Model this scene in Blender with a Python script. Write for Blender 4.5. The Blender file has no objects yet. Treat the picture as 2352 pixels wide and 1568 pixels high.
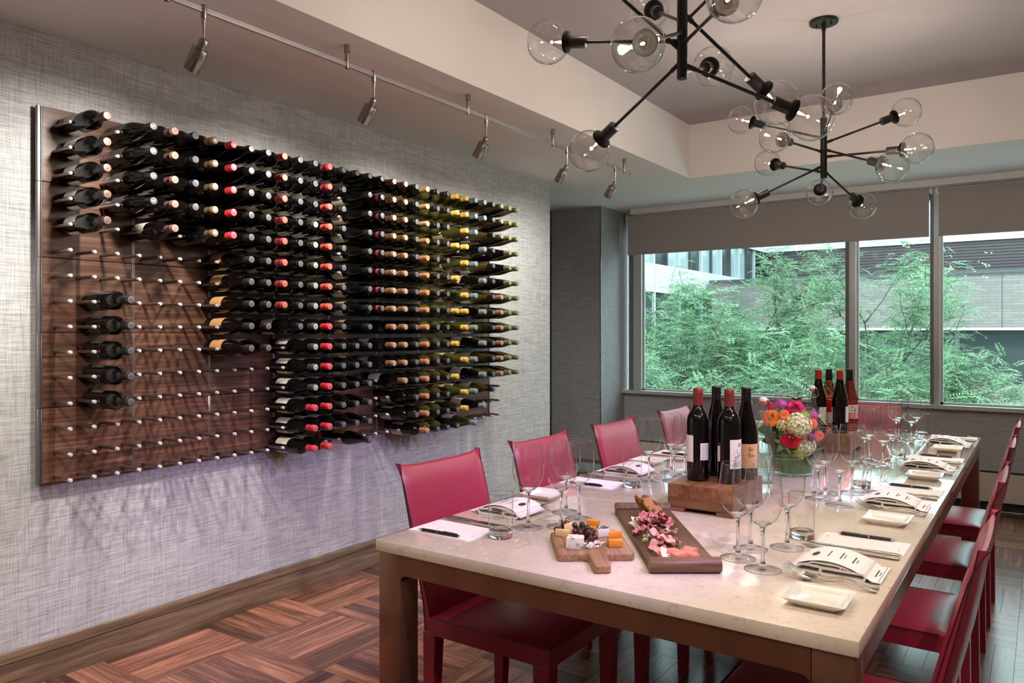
import bpy, bmesh, math, random
from mathutils import Vector, Matrix, noise
random.seed(7)
sc = bpy.context.scene
COL = sc.collection
PI = math.pi

# ------------------------------------------------------------------ camera
FPX, CXP, HOR, CAMH = 1765.0, 1176.0, 760.0, 1.34
YAW = math.atan((2400 - 1176) / FPX)
cam_d = bpy.data.cameras.new('camera')
cam = bpy.data.objects.new('camera', cam_d)
COL.objects.link(cam)
cam.location = (0, 0, CAMH)
cam.rotation_euler = (PI / 2, 0, YAW)
cam_d.sensor_width = 36
cam_d.lens = FPX / 2352 * 36
cam_d.shift_y = -(784 - HOR) / 2352
cam_d.clip_start = 0.05
cam_d.clip_end = 300
sc.camera = cam

# ------------------------------------------------------------------ world, sun, exposure
world = bpy.data.worlds.new('world')
sc.world = world
world.use_nodes = True
bg = world.node_tree.nodes['Background']
bg.inputs['Color'].default_value = (0.80, 0.92, 1.0, 1)
bg.inputs["Strength"].default_value = 5.2
sun_d = bpy.data.lights.new('sun', 'SUN')
sun = bpy.data.objects.new('sun', sun_d)
COL.objects.link(sun)
sun_d.energy = 5.5
sun_d.angle = math.radians(12)
sun_d.color = (1.0, 0.97, 0.9)
sun.rotation_euler = (math.radians(38), 0, math.radians(-20))
vs = sc.view_settings
vs.view_transform = 'Standard'
vs.look = 'None'
vs.exposure = 0.36
vs.gamma = 1.0
vs.use_curve_mapping = False
SPOT_WALL, SPOT_TABLE, BULB_W, DOWN_W = 64.0, 36.0, 2.8, 33.0     # watts of the track heads and of each globe bulb
try:
    sc.cycles.transparent_max_bounces = 40
    sc.cycles.max_bounces = 14
    sc.cycles.transmission_bounces = 12
    sc.cycles.caustics_reflective = False
    sc.cycles.caustics_refractive = False
    sc.cycles.sample_clamp_indirect = 6
except Exception:
    pass

# ------------------------------------------------------------------ pixel -> place helpers
_c, _s = math.cos(YAW), math.sin(YAW)
FW = Vector((-_s, _c, 0)); RT = Vector((_c, _s, 0)); UP = Vector((0, 0, 1)); CAM = Vector((0, 0, CAMH))
def ray(px, py): return FW + RT * ((px - CXP) / FPX) - UP * ((py - HOR) / FPX)
def onz(px, py, z):
    r = ray(px, py); return CAM + r * ((z - CAMH) / r.z)
def onx(px, py, x):
    r = ray(px, py); return CAM + r * (x / r.x)
def ony(px, py, y):
    r = ray(px, py); return CAM + r * (y / r.y)
def proj(p):
    q = Vector(p) - CAM; d = q.dot(FW)
    return (CXP + FPX * q.dot(RT) / d, HOR - FPX * q.z / d, d)

# ------------------------------------------------------------------ mesh helpers
class MB:
    def __init__(self): self.v = []; self.f = []; self.m = []
    def add(self, vs, fs, mi=0, M=None):
        o = len(self.v)
        for p in vs:
            p = Vector(p)
            self.v.append(M @ p if M else p)
        for f in fs:
            self.f.append([i + o for i in f]); self.m.append(mi)
        return self
    def box(self, x0, x1, y0, y1, z0, z1, mi=0, M=None):
        vs = [(x0,y0,z0),(x1,y0,z0),(x1,y1,z0),(x0,y1,z0),(x0,y0,z1),(x1,y0,z1),(x1,y1,z1),(x0,y1,z1)]
        fs = [(3,2,1,0),(4,5,6,7),(0,1,5,4),(1,2,6,5),(2,3,7,6),(3,0,4,7)]
        return self.add(vs, fs, mi, M)
    def rbox(self, x0, x1, y0, y1, z0, z1, b=.004, seg=2, mi=0, M=None):
        bm = bmesh.new()
        bmesh.ops.create_cube(bm, size=1)
        for w in bm.verts:
            w.co = Vector(((x0+x1)/2 + w.co.x*(x1-x0), (y0+y1)/2 + w.co.y*(y1-y0), (z0+z1)/2 + w.co.z*(z1-z0)))
        bmesh.ops.bevel(bm, geom=list(bm.edges), offset=b, segments=seg, profile=.5, affect='EDGES')
        bm.verts.index_update()
        self.add([w.co.copy() for w in bm.verts], [[w.index for w in f.verts] for f in bm.faces], mi, M)
        bm.free(); return self
    def lathe(self, prof, n=24, mi=0, M=None):
        rings = []; vs = []; fs = []
        for r, z in prof:
            if r < 1e-6:
                rings.append([len(vs)]); vs.append((0, 0, z))
            else:
                rings.append(list(range(len(vs), len(vs) + n)))
                vs += [(r*math.cos(2*PI*i/n), r*math.sin(2*PI*i/n), z) for i in range(n)]
        for a, b in zip(rings, rings[1:]):
            for i in range(n):
                j = (i+1) % n
                if len(a) == 1 and len(b) == 1: continue
                if len(a) == 1: fs.append((a[0], b[j], b[i]))
                elif len(b) == 1: fs.append((a[i], a[j], b[0]))
                else: fs.append((a[i], a[j], b[j], b[i]))
        return self.add(vs, fs, mi, M)
    def tube(self, pts, r, n=8, mi=0, cap=True, M=None, flat=1.0):
        pts = [Vector(p) for p in pts]
        rs = r if isinstance(r, (list, tuple)) else [r]*len(pts)
        vs = []; fs = []; prev = None
        for i, p in enumerate(pts):
            t = (pts[min(i+1, len(pts)-1)] - pts[max(i-1, 0)]).normalized()
            if prev is None:
                a = Vector((0, 0, 1)) if abs(t.z) < .9 else Vector((1, 0, 0))
                u = t.cross(a).normalized()
            else:
                u = (prev - t*prev.dot(t)).normalized()
            w = t.cross(u); prev = u
            for k in range(n):
                a = 2*PI*k/n
                vs.append(p + u*(rs[i]*math.cos(a)) + w*(rs[i]*flat*math.sin(a)))
        for i in range(len(pts)-1):
            for k in range(n):
                j = (k+1) % n
                fs.append((i*n+k, i*n+j, (i+1)*n+j, (i+1)*n+k))
        if cap:
            fs.append(tuple(reversed(range(n)))); fs.append(tuple(range((len(pts)-1)*n, len(pts)*n)))
        return self.add(vs, fs, mi, M)
    def grid(self, P, mi=0, M=None, flip=False):
        nu, nv = len(P), len(P[0]); vs = [p for row in P for p in row]; fs = []
        for i in range(nu-1):
            for j in range(nv-1):
                q = (i*nv+j, (i+1)*nv+j, (i+1)*nv+j+1, i*nv+j+1)
                fs.append(tuple(reversed(q)) if flip else q)
        return self.add(vs, fs, mi, M)
    def slab(self, P, Q, mi=0, M=None):
        """closed sheet between grid P (front) and grid Q (back)"""
        nu, nv = len(P), len(P[0]); n = nu*nv
        vs = [p for row in P for p in row] + [p for row in Q for p in row]; fs = []
        for i in range(nu-1):
            for j in range(nv-1):
                q = (i*nv+j, (i+1)*nv+j, (i+1)*nv+j+1, i*nv+j+1)
                fs.append(q); fs.append(tuple(n+k for k in reversed(q)))
        b = [i*nv for i in range(nu)] + [(nu-1)*nv+j for j in range(1, nv)] + [i*nv+nv-1 for i in range(nu-2, -1, -1)] + [j for j in range(nv-2, 0, -1)]
        for k in range(len(b)):
            a, c = b[k], b[(k+1) % len(b)]
            fs.append((c, a, n+a, n+c))
        return self.add(vs, fs, mi, M)
    def prism(self, poly, z0, z1, mi=0, M=None):
        n = len(poly)
        vs = [(x, y, z0) for x, y in poly] + [(x, y, z1) for x, y in poly]
        fs = [tuple(reversed(range(n))), tuple(range(n, 2*n))] + [(i, (i+1) % n, n+(i+1) % n, n+i) for i in range(n)]
        return self.add(vs, fs, mi, M)
    def sphere(self, c, r, n=12, m=8, mi=0, M=None, sq=(1, 1, 1)):
        pr = [(r*math.sin(PI*i/m), -r*math.cos(PI*i/m)) for i in range(m+1)]
        pr[0] = (0, -r); pr[-1] = (0, r)
        T = Matrix.Translation(c) @ Matrix.Diagonal((sq[0], sq[1], sq[2], 1))
        return self.lathe(pr, n, mi, (M @ T) if M else T)
    def mesh(self, name, mats, smooth=40):
        me = bpy.data.meshes.new(name)
        me.from_pydata([tuple(p) for p in self.v], [], self.f)
        for m in (mats if isinstance(mats, (list, tuple)) else [mats]): me.materials.append(m)
        me.polygons.foreach_set('material_index', self.m)
        if smooth:
            me.polygons.foreach_set('use_smooth', [True]*len(self.f))
            me.set_sharp_from_angle(angle=math.radians(smooth))
        me.update(); return me

def link(name, data, parent=None, loc=None, M=None):
    o = bpy.data.objects.new(name, data); COL.objects.link(o)
    if parent is not None: o.parent = parent
    if M is not None: o.matrix_local = M
    elif loc is not None: o.location = loc
    return o
def part(name, mb, mats, parent=None, loc=None, M=None, smooth=40):
    return link(name, mb.mesh(name, mats, smooth), parent, loc, M)
def tag(o, label, cat, group=None):
    o['label'] = label; o['category'] = cat
    if group: o['group'] = group
    return o
def thing(name, label, cat, loc=(0, 0, 0), rz=0, group=None):
    o = bpy.data.objects.new(name, None); COL.objects.link(o)
    o.empty_display_size = .05
    o.location = loc; o.rotation_euler = (0, 0, rz)
    return tag(o, label, cat, group)
def struct(name, mb, mats, parent=None, smooth=30, label=None):
    o = part(name, mb, mats, parent, smooth=smooth); o['kind'] = 'structure'
    if label: o['label'] = label
    return o
def stuff(o): o['kind'] = 'stuff'; return o
KIDS = {}
def dup(root, M=None, loc=None, rz=None, label=None, group=None):
    r = root.copy(); COL.objects.link(r)
    if M is not None: r.matrix_local = M
    if loc is not None: r.location = loc
    if rz is not None: r.rotation_euler = (0, 0, rz)
    if label: r['label'] = label
    if group: r['group'] = group
    def rec(a, b):
        for ch in kids(a):
            k = ch.copy(); COL.objects.link(k); k.parent = b; rec(ch, k)
    rec(root, r); return r
def kids(o):
    if o.name not in KIDS: KIDS[o.name] = list(o.children)
    return KIDS[o.name]
def Rz(a): return Matrix.Rotation(a, 4, 'Z')
def Ry(a): return Matrix.Rotation(a, 4, 'Y')
def Rx(a): return Matrix.Rotation(a, 4, 'X')
def Tr(x, y=0, z=0): return Matrix.Translation((x, y, z)) if not hasattr(x, '__len__') else Matrix.Translation(x)
def Sc(a, b=None, c=None):
    b = a if b is None else b; c = a if c is None else c
    return Matrix.Diagonal((a, b, c, 1))
def aim(d, up=(0, 0, 1)):
    """rotation taking +Z to d"""
    return Vector(d).to_track_quat('Z', 'Y').to_matrix().to_4x4()
def textmesh(s, size, mat, name='lettering', ext=.0002):
    c = bpy.data.curves.new(name, 'FONT'); c.body = s; c.size = size; c.extrude = ext
    c.align_x = 'CENTER'; c.align_y = 'CENTER'; c.resolution_u = 2
    o = bpy.data.objects.new(name, c); COL.objects.link(o)
    dg = bpy.context.evaluated_depsgraph_get()
    me = bpy.data.meshes.new_from_object(o.evaluated_get(dg))
    bpy.data.objects.remove(o); me.materials.clear(); me.materials.append(mat)
    return me

# ------------------------------------------------------------------ materials
def base(name):
    m = bpy.data.materials.new(name); m.use_nodes = True
    return m, m.node_tree, m.node_tree.nodes['Principled BSDF']
def N(nt, t, **kw):
    n = nt.nodes.new(t)
    for k, v in kw.items(): setattr(n, k, v)
    return n
def rgba(c): return (c[0], c[1], c[2], 1)
def plain(name, col, rough=.5, metal=0, spec=.5, coat=0, bump=0, bscale=200, var=0, sheen=0):
    m, nt, b = base(name)
    b.inputs['Base Color'].default_value = rgba(col)
    b.inputs['Roughness'].default_value = rough
    b.inputs['Metallic'].default_value = metal
    b.inputs['Specular IOR Level'].default_value = spec
    b.inputs['Coat Weight'].default_value = coat
    b.inputs['Coat Roughness'].default_value = .05
    b.inputs['Sheen Weight'].default_value = sheen
    tc = N(nt, 'ShaderNodeTexCoord'); ns = N(nt, 'ShaderNodeTexNoise')
    ns.inputs['Scale'].default_value = bscale; ns.inputs['Detail'].default_value = 3
    nt.links.new(tc.outputs['Object'], ns.inputs['Vector'])
    if bump:
        bp = N(nt, 'ShaderNodeBump'); bp.inputs['Strength'].default_value = bump; bp.inputs['Distance'].default_value = .002
        nt.links.new(ns.outputs['Fac'], bp.inputs['Height']); nt.links.new(bp.outputs['Normal'], b.inputs['Normal'])
    if var:
        mx = N(nt, 'ShaderNodeMix', data_type='RGBA'); mx.inputs[6].default_value = rgba([x*(1-var) for x in col]); mx.inputs[7].default_value = rgba([min(1, x*(1+var)) for x in col])
        nt.links.new(ns.outputs['Fac'], mx.inputs[0]); nt.links.new(mx.outputs[2], b.inputs['Base Color'])
    return m
def wood(name, cols, scale=(1.5, 30, 30), rough=.4, rnd=0.0, coat=0, bump=.15, detail=6, ring=0):
    """grain stretched along the axis with the small scale value; rnd mixes in a random shade per piece"""
    m, nt, b = base(name)
    tc = N(nt, 'ShaderNodeTexCoord'); mp = N(nt, 'ShaderNodeMapping'); mp.inputs['Scale'].default_value = scale
    oi = N(nt, 'ShaderNodeObjectInfo'); ge = N(nt, 'ShaderNodeNewGeometry')
    ad = N(nt, 'ShaderNodeMath', operation='ADD'); nt.links.new(oi.outputs['Random'], ad.inputs[0]); nt.links.new(ge.outputs['Random Per Island'], ad.inputs[1])
    fr = N(nt, 'ShaderNodeMath', operation='FRACT'); nt.links.new(ad.outputs[0], fr.inputs[0])
    ml = N(nt, 'ShaderNodeMath', operation='MULTIPLY'); ml.inputs[1].default_value = 40; nt.links.new(fr.outputs[0], ml.inputs[0])
    va = N(nt, 'ShaderNodeVectorMath', operation='ADD')
    nt.links.new(tc.outputs['Object'], mp.inputs['Vector']); nt.links.new(mp.outputs[0], va.inputs[0]); nt.links.new(ml.outputs[0], va.inputs[1])
    n1 = N(nt, 'ShaderNodeTexNoise'); n1.inputs['Scale'].default_value = 1; n1.inputs['Detail'].default_value = detail; n1.inputs['Roughness'].default_value = .65; n1.inputs['Distortion'].default_value = .6
    nt.links.new(va.outputs[0], n1.inputs['Vector'])
    rp = N(nt, 'ShaderNodeValToRGB'); e = rp.color_ramp.elements
    e[0].position = .3; e[0].color = rgba(cols[0]); e[1].position = .72; e[1].color = rgba(cols[-1])
    if len(cols) > 2:
        k = e.new(.5); k.color = rgba(cols[1])
    nt.links.new(n1.outputs['Fac'], rp.inputs[0])
    out = rp.outputs[0]
    if rnd:
        hv = N(nt, 'ShaderNodeHueSaturation')
        mr = N(nt, 'ShaderNodeMapRange'); mr.inputs[3].default_value = 1-rnd; mr.inputs[4].default_value = 1+rnd
        nt.links.new(fr.outputs[0], mr.inputs[0]); nt.links.new(mr.outputs[0], hv.inputs['Value']); nt.links.new(out, hv.inputs['Color']); out = hv.outputs[0]
    nt.links.new(out, b.inputs['Base Color'])
    b.inputs['Roughness'].default_value = rough; b.inputs['Coat Weight'].default_value = coat; b.inputs['Coat Roughness'].default_value = .1
    bp = N(nt, 'ShaderNodeBump'); bp.inputs['Strength'].default_value = bump; bp.inputs['Distance'].default_value = .001
    nt.links.new(n1.outputs['Fac'], bp.inputs['Height']); nt.links.new(bp.outputs[0], b.inputs['Normal'])
    return m
def weave(name, c0, c1, hs=(9, 9, 420), vsx=(300, 300, 9), bump=.5, rough=.85, spec=.25):
    m, nt, b = base(name)
    tc = N(nt, 'ShaderNodeTexCoord'); fac = []
    for s in (hs, vsx):
        mp = N(nt, 'ShaderNodeMapping'); mp.inputs['Scale'].default_value = s
        ns = N(nt, 'ShaderNodeTexNoise'); ns.inputs['Scale'].default_value = 1; ns.inputs['Detail'].default_value = 2; ns.inputs['Roughness'].default_value = .7
        nt.links.new(tc.outputs['Object'], mp.inputs[0]); nt.links.new(mp.outputs[0], ns.inputs['Vector']); fac.append(ns.outputs['Fac'])
    mx = N(nt, 'ShaderNodeMath', operation='MULTIPLY_ADD'); mx.inputs[1].default_value = .62
    m2 = N(nt, 'ShaderNodeMath', operation='MULTIPLY'); m2.inputs[1].default_value = .38
    nt.links.new(fac[1], m2.inputs[0]); nt.links.new(fac[0], mx.inputs[0]); nt.links.new(m2.outputs[0], mx.inputs[2])
    rp = N(nt, 'ShaderNodeValToRGB'); e = rp.color_ramp.elements
    e[0].position = .34; e[0].color = rgba(c0); e[1].position = .62; e[1].color = rgba(c1)
    nt.links.new(mx.outputs[0], rp.inputs[0]); nt.links.new(rp.outputs[0], b.inputs['Base Color'])
    bp = N(nt, 'ShaderNodeBump'); bp.inputs['Strength'].default_value = bump; bp.inputs['Distance'].default_value = .0015
    nt.links.new(mx.outputs[0], bp.inputs['Height']); nt.links.new(bp.outputs[0], b.inputs['Normal'])
    b.inputs['Roughness'].default_value = rough; b.inputs['Specular IOR Level'].default_value = spec
    return m
def thinglass(name, tint=(.97, .98, .98), edge=(.45, .5, .52), ior=1.45, gl=1.0, rough=.0, power=7.0):
    """thin glass: clear, Fresnel reflection, darker where the wall is seen along its length"""
    m = bpy.data.materials.new(name); m.use_nodes = True; nt = m.node_tree
    nt.nodes.remove(nt.nodes['Principled BSDF']); out = nt.nodes['Material Output']
    lw = N(nt, 'ShaderNodeLayerWeight'); lw.inputs['Blend'].default_value = .5
    pw = N(nt, 'ShaderNodeMath', operation='POWER'); pw.inputs[1].default_value = power
    nt.links.new(lw.outputs['Facing'], pw.inputs[0])
    mc = N(nt, 'ShaderNodeMix', data_type='RGBA'); mc.inputs[6].default_value = rgba(tint); mc.inputs[7].default_value = rgba(edge)
    nt.links.new(pw.outputs[0], mc.inputs[0])
    tr = N(nt, 'ShaderNodeBsdfTransparent'); nt.links.new(mc.outputs[2], tr.inputs[0])
    gs = N(nt, 'ShaderNodeBsdfGlossy'); gs.inputs['Roughness'].default_value = rough
    f0 = ((ior-1)/(ior+1))**2
    p5 = N(nt, 'ShaderNodeMath', operation='POWER'); p5.inputs[1].default_value = 5; nt.links.new(lw.outputs['Facing'], p5.inputs[0])
    mu = N(nt, 'ShaderNodeMath', operation='MULTIPLY_ADD'); mu.inputs[1].default_value = (1-f0)*gl*.8; mu.inputs[2].default_value = f0*gl; nt.links.new(p5.outputs[0], mu.inputs[0])
    mx = N(nt, 'ShaderNodeMixShader'); nt.links.new(mu.outputs[0], mx.inputs[0]); nt.links.new(tr.outputs[0], mx.inputs[1]); nt.links.new(gs.outputs[0], mx.inputs[2])
    nt.links.new(mx.outputs[0], out.inputs[0]); return m
def glass(name, col=(1, 1, 1), ior=1.45, rough=0):
    m = bpy.data.materials.new(name); m.use_nodes = True; nt = m.node_tree
    nt.nodes.remove(nt.nodes['Principled BSDF']); g = N(nt, 'ShaderNodeBsdfGlass')
    g.inputs['Color'].default_value = rgba(col); g.inputs['IOR'].default_value = ior; g.inputs['Roughness'].default_value = rough
    nt.links.new(g.outputs[0], nt.nodes['Material Output'].inputs[0]); return m
def glow(name, col, s):
    m = bpy.data.materials.new(name); m.use_nodes = True; nt = m.node_tree
    nt.nodes.remove(nt.nodes['Principled BSDF']); g = N(nt, 'ShaderNodeEmission')
    g.inputs[0].default_value = rgba(col); g.inputs[1].default_value = s
    nt.links.new(g.outputs[0], nt.nodes['Material Output'].inputs[0]); return m

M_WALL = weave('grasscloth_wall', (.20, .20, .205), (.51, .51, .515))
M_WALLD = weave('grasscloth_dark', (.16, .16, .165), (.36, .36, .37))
M_WALLW = weave('grasscloth_window', (.26, .26, .27), (.52, .52, .53))
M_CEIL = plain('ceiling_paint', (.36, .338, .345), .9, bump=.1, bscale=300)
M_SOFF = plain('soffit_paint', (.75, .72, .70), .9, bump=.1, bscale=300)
M_FLOORBASE = plain('floor_base', (.03, .018, .012), .8)
M_PLANKX = wood('parquet_x', [(.065, .025, .018), (.17, .068, .045), (.33, .155, .10)], (2.5, 30, 30), .26, rnd=.62, bump=.1)
M_PLANKY = wood('parquet_y', [(.065, .025, .018), (.17, .068, .045), (.33, .155, .10)], (30, 2.5, 30), .26, rnd=.62, bump=.1)
M_BASEB = wood('walnut_skirting', [(.055, .034, .02), (.14, .092, .055), (.25, .175, .108)], (40, 2.2, 45), .4)
M_BASEBX = wood('walnut_skirting_x', [(.05, .025, .015), (.11, .06, .035), (.17, .10, .06)], (1.3, 14, 22), .4)
M_WALNUT = wood('rack_walnut', [(.022, .010, .007), (.085, .038, .024), (.20, .10, .06)], (50, 2.2, 55), .33, rnd=.18, bump=.08)
M_ALU = plain('brushed_aluminium', (.55, .54, .55), .32, 1, bump=.03)
M_NICKEL = plain('brushed_nickel', (.36, .33, .31), .26, 1)
M_PEGROD = plain('peg_rod', (.30, .26, .24), .35, 1)
M_PEGTIP = plain('peg_tip', (.46, .45, .47), .4, 0)
M_EDGEP = plain('anodised_edge', (.20, .18, .18), .42, .8)
M_BLACK = plain('black_metal', (.012, .010, .010), .38, .3)
M_WHITE = plain('white_paint', (.72, .74, .74), .6)
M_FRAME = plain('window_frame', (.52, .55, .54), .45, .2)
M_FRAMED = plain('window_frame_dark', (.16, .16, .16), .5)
M_BLIND = plain('blind_fabric', (.40, .37, .355), .9, bump=.2, bscale=900, var=.1)
M_CREAM = plain('cream_panel', (.62, .57, .47), .6)
M_DARKGAP = plain('dark_gap', (.02, .02, .02), .7)
M_PANE = thinglass('window_pane', (.88, .97, .94), (.5, .7, .64), 1.45, 1.3)
M_LEATHER = plain('red_leather', (.31, .019, .052), .34, spec=.6, bump=.05, bscale=500, coat=.0)
M_PIPING = plain('leather_piping', (.05, .008, .010), .45)
M_BRONZE = plain('patinated_bronze', (.30, .155, .095), .34, .88, var=.45, bscale=9)
M_GLASSBOWL = thinglass('glass_bowl', (.985, .99, .99), (.12, .13, .14), 1.5, 1.5, power=5.5)
M_GLASSSOLID = thinglass('glass_solid', (.93, .945, .95), (.22, .24, .25), 1.55, 2.6, power=2.2)
M_GLASSREAL = glass('glass_stem', (.97, .98, .98))
M_GLASSFOOT = thinglass('glass_foot', (.955, .965, .97), (.22, .24, .25), 1.5, 1.7, power=3)
M_GLASSRIM = thinglass('glass_rim', (.80, .82, .83), (.40, .42, .43), 1.6, 5.0, power=2)
M_GLOBE = thinglass('globe_glass', (.97, .965, .965), (.34, .33, .35), 1.5, 2.6, power=5)
M_CHINA = plain('white_china', (.80, .77, .72), .18, coat=.4)
M_LINEN = plain('white_linen', (.80, .77, .74), .9, bump=.3, bscale=700, sheen=.2)
M_PAPER = plain('white_card', (.86, .83, .84), .75)
M_INK = plain('ink', (.03, .03, .035), .7)
M_STEEL = plain('cutlery_steel', (.55, .52, .49), .2, 1, bump=.05)
M_HAMMER = plain('hammered_steel', (.42, .38, .34), .25, 1, bump=1.0, bscale=330)
M_PEN = plain('pen_black', (.015, .012, .012), .25)
def quartz():
    m, nt, b = base('quartz_top')
    tc = N(nt, 'ShaderNodeTexCoord')
    n1 = N(nt, 'ShaderNodeTexNoise'); n1.inputs['Scale'].default_value = 3; n1.inputs['Detail'].default_value = 5
    mp = N(nt, 'ShaderNodeMapping'); mp.inputs['Scale'].default_value = (48, 66, 48); mp.inputs['Rotation'].default_value = (0, 0, .6)
    n2 = N(nt, 'ShaderNodeTexNoise'); n2.inputs['Scale'].default_value = 1; n2.inputs['Detail'].default_value = 7; n2.inputs['Roughness'].default_value = .75; n2.inputs['Distortion'].default_value = 1.2
    nt.links.new(tc.outputs['Object'], n1.inputs['Vector']); nt.links.new(tc.outputs['Object'], mp.inputs[0]); nt.links.new(mp.outputs[0], n2.inputs['Vector'])
    r1 = N(nt, 'ShaderNodeValToRGB'); e = r1.color_ramp.elements; e[0].position = .35; e[0].color = (.62, .53, .44, 1); e[1].position = .65; e[1].color = (.76, .67, .58, 1)
    nt.links.new(n1.outputs['Fac'], r1.inputs[0])
    r2 = N(nt, 'ShaderNodeValToRGB'); e = r2.color_ramp.elements; e[0].position = .55; e[0].color = (0, 0, 0, 1); e[1].position = .68; e[1].color = (.75, .75, .75, 1)
    nt.links.new(n2.outputs['Fac'], r2.inputs[0])
    mx = N(nt, 'ShaderNodeMix', data_type='RGBA'); mx.inputs[7].default_value = (.32, .25, .21, 1)
    nt.links.new(r2.outputs[0], mx.inputs[0]); nt.links.new(r1.outputs[0], mx.inputs[6]); nt.links.new(mx.outputs[2], b.inputs['Base Color'])
    b.inputs['Roughness'].default_value = .16; b.inputs['Coat Weight'].default_value = 1.0; b.inputs['Coat Roughness'].default_value = .02
    return m
M_QUARTZ = quartz()

# ================================================================== THE ROOM
WX = -3.159            # face of the bottle wall
SOF = 2.485            # underside of the soffit
TRAY = 2.885           # upper ceiling
TX0, TX1, TY0, TY1 = -2.19, 0.37, -0.7, 5.50     # the raised tray
RX, BY, WY = 1.34, -1.6, 6.75                    # right wall, back wall, window wall
TZ = 0.76

# floor with its parquet: squares of six strips, turned by a quarter from square to square
fl = struct('floor', MB().box(-5.2, RX, BY, WY, -.12, -.004), M_FLOORBASE)
SQ = .45; NS = 6; GX0, GY0 = -2.80, 2.07
strips = []
for i in range(-6, 10):
    for j in range(-9, 11):
        x0 = GX0 + SQ*i; y0 = GY0 + SQ*j
        alongx = (i + j) % 2 != 0
        for k in range(NS):
            w = SQ/NS
            if alongx: q = [x0, x0+SQ, y0+w*k, y0+w*(k+1)]
            else: q = [x0+w*k, x0+w*(k+1), y0, y0+SQ]
            q = [max(q[0], -5.2), min(q[1], RX), max(q[2], BY), min(q[3], WY)]
            if q[1]-q[0] < .01 or q[3]-q[2] < .01: continue
            strips.append((q, alongx))
def vis(q):
    p = ((q[0]+q[1])/2, (q[2]+q[3])/2, 0)
    if p[0] < WX + .02 and p[1] < 5.1: return 1e9
    d = (Vector(p)-CAM).dot(FW)
    if d < .4: return 1e9
    u, v, d = proj(p)
    if not (-60 < u < 2420 and v < 1640): return 1e9
    if 900 < u < 2000 and v < 1200: return 500 + d       # hidden below the table top
    return d
strips.sort(key=lambda s: vis(s[0]))
G = .0007
pm = {}
rest = {True: MB(), False: MB()}
for n, (q, ax) in enumerate(strips):
    lx, ly = q[1]-q[0], q[3]-q[2]
    if n < 300:
        key = (round(lx, 3), round(ly, 3), ax)
        if key not in pm:
            pm[key] = MB().box(-lx/2+G, lx/2-G, -ly/2+G, ly/2-G, -.0039, 0).mesh('plank', M_PLANKX if ax else M_PLANKY, 0)
        link('plank', pm[key], fl, ((q[0]+q[1])/2, (q[2]+q[3])/2, random.uniform(-.0004, 0)))
    else:
        rest[ax].box(q[0]+G, q[1]-G, q[2]+G, q[3]-G, -.0039, random.uniform(-.0004, 0))
stuff(part('plank_field', rest[True], M_PLANKX, fl, smooth=0)); stuff(part('plank_field', rest[False], M_PLANKY, fl, smooth=0))

# walls
struct('wall_left', MB().box(WX-.16, WX, BY, 5.071, 0, SOF), M_WALL)
bb = MB(); bb.box(WX, WX+.016, BY, 5.071, 0, .108); bb.box(WX, WX+.012, BY, 5.071, .108, .111); bb.rbox(WX, WX+.018, BY, 5.071, .111, .152, .003, 2)
struct('baseboard_left', bb, M_BASEB)
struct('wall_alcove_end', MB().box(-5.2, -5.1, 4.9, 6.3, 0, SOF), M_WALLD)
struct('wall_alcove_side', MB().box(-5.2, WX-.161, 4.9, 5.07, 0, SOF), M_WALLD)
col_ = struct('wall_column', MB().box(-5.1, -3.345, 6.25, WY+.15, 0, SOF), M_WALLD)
struct('trim_1', MB().box(-3.885, -3.87, 6.238, 6.25, .155, SOF-.001), M_NICKEL, label='pale vertical edge strip on the dark column')
struct('trim_2', MB().box(-3.349, -3.342, 6.246, 6.253, .155, SOF-.001), M_NICKEL, label='thin metal bead on the column corner')
struct('baseboard_column', MB().rbox(-5.1, -3.343, 6.234, 6.25, 0, .155, .003), M_BASEBX)
struct('wall_right', MB().box(RX, RX+.15, BY, WY, 0, SOF), M_WALL)
struct('wall_back', MB().box(-5.2, RX+.15, BY-.15, BY, 0, TRAY), M_WALL)
ww = struct('wall_window', MB().box(-3.345, RX, WY-.02, WY+.15, .30, .745), M_WALLW)
part('base_panel', MB().box(-3.345, RX, WY-.045, WY+.15, .075, .285), M_CREAM, ww)
part('shadow_gap', MB().box(-3.345, RX, WY-.01, WY+.15, .2851, .2999), M_DARKGAP, ww)
part('toe_kick', MB().box(-3.345, RX, WY+.01, WY+.15, 0, .0749), M_DARKGAP, ww)
struct('wall_window_head', MB().box(-3.345, RX, WY+.02, WY+.15, 2.36, SOF), M_WHITE)

# ceiling: tray and soffits
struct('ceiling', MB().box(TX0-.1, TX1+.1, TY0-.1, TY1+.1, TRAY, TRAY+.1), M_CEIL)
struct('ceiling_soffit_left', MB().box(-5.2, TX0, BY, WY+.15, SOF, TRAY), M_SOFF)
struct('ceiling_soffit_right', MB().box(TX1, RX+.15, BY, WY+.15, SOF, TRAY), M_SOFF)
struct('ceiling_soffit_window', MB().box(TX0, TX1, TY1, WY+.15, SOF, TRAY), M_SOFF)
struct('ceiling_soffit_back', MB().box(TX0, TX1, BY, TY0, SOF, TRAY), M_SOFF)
struct('trim_3', MB().box(-3.20, RX, 6.56, WY+.02, 2.435, SOF-.0005), M_WHITE, label='white blind box along the ceiling over the window')

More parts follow.
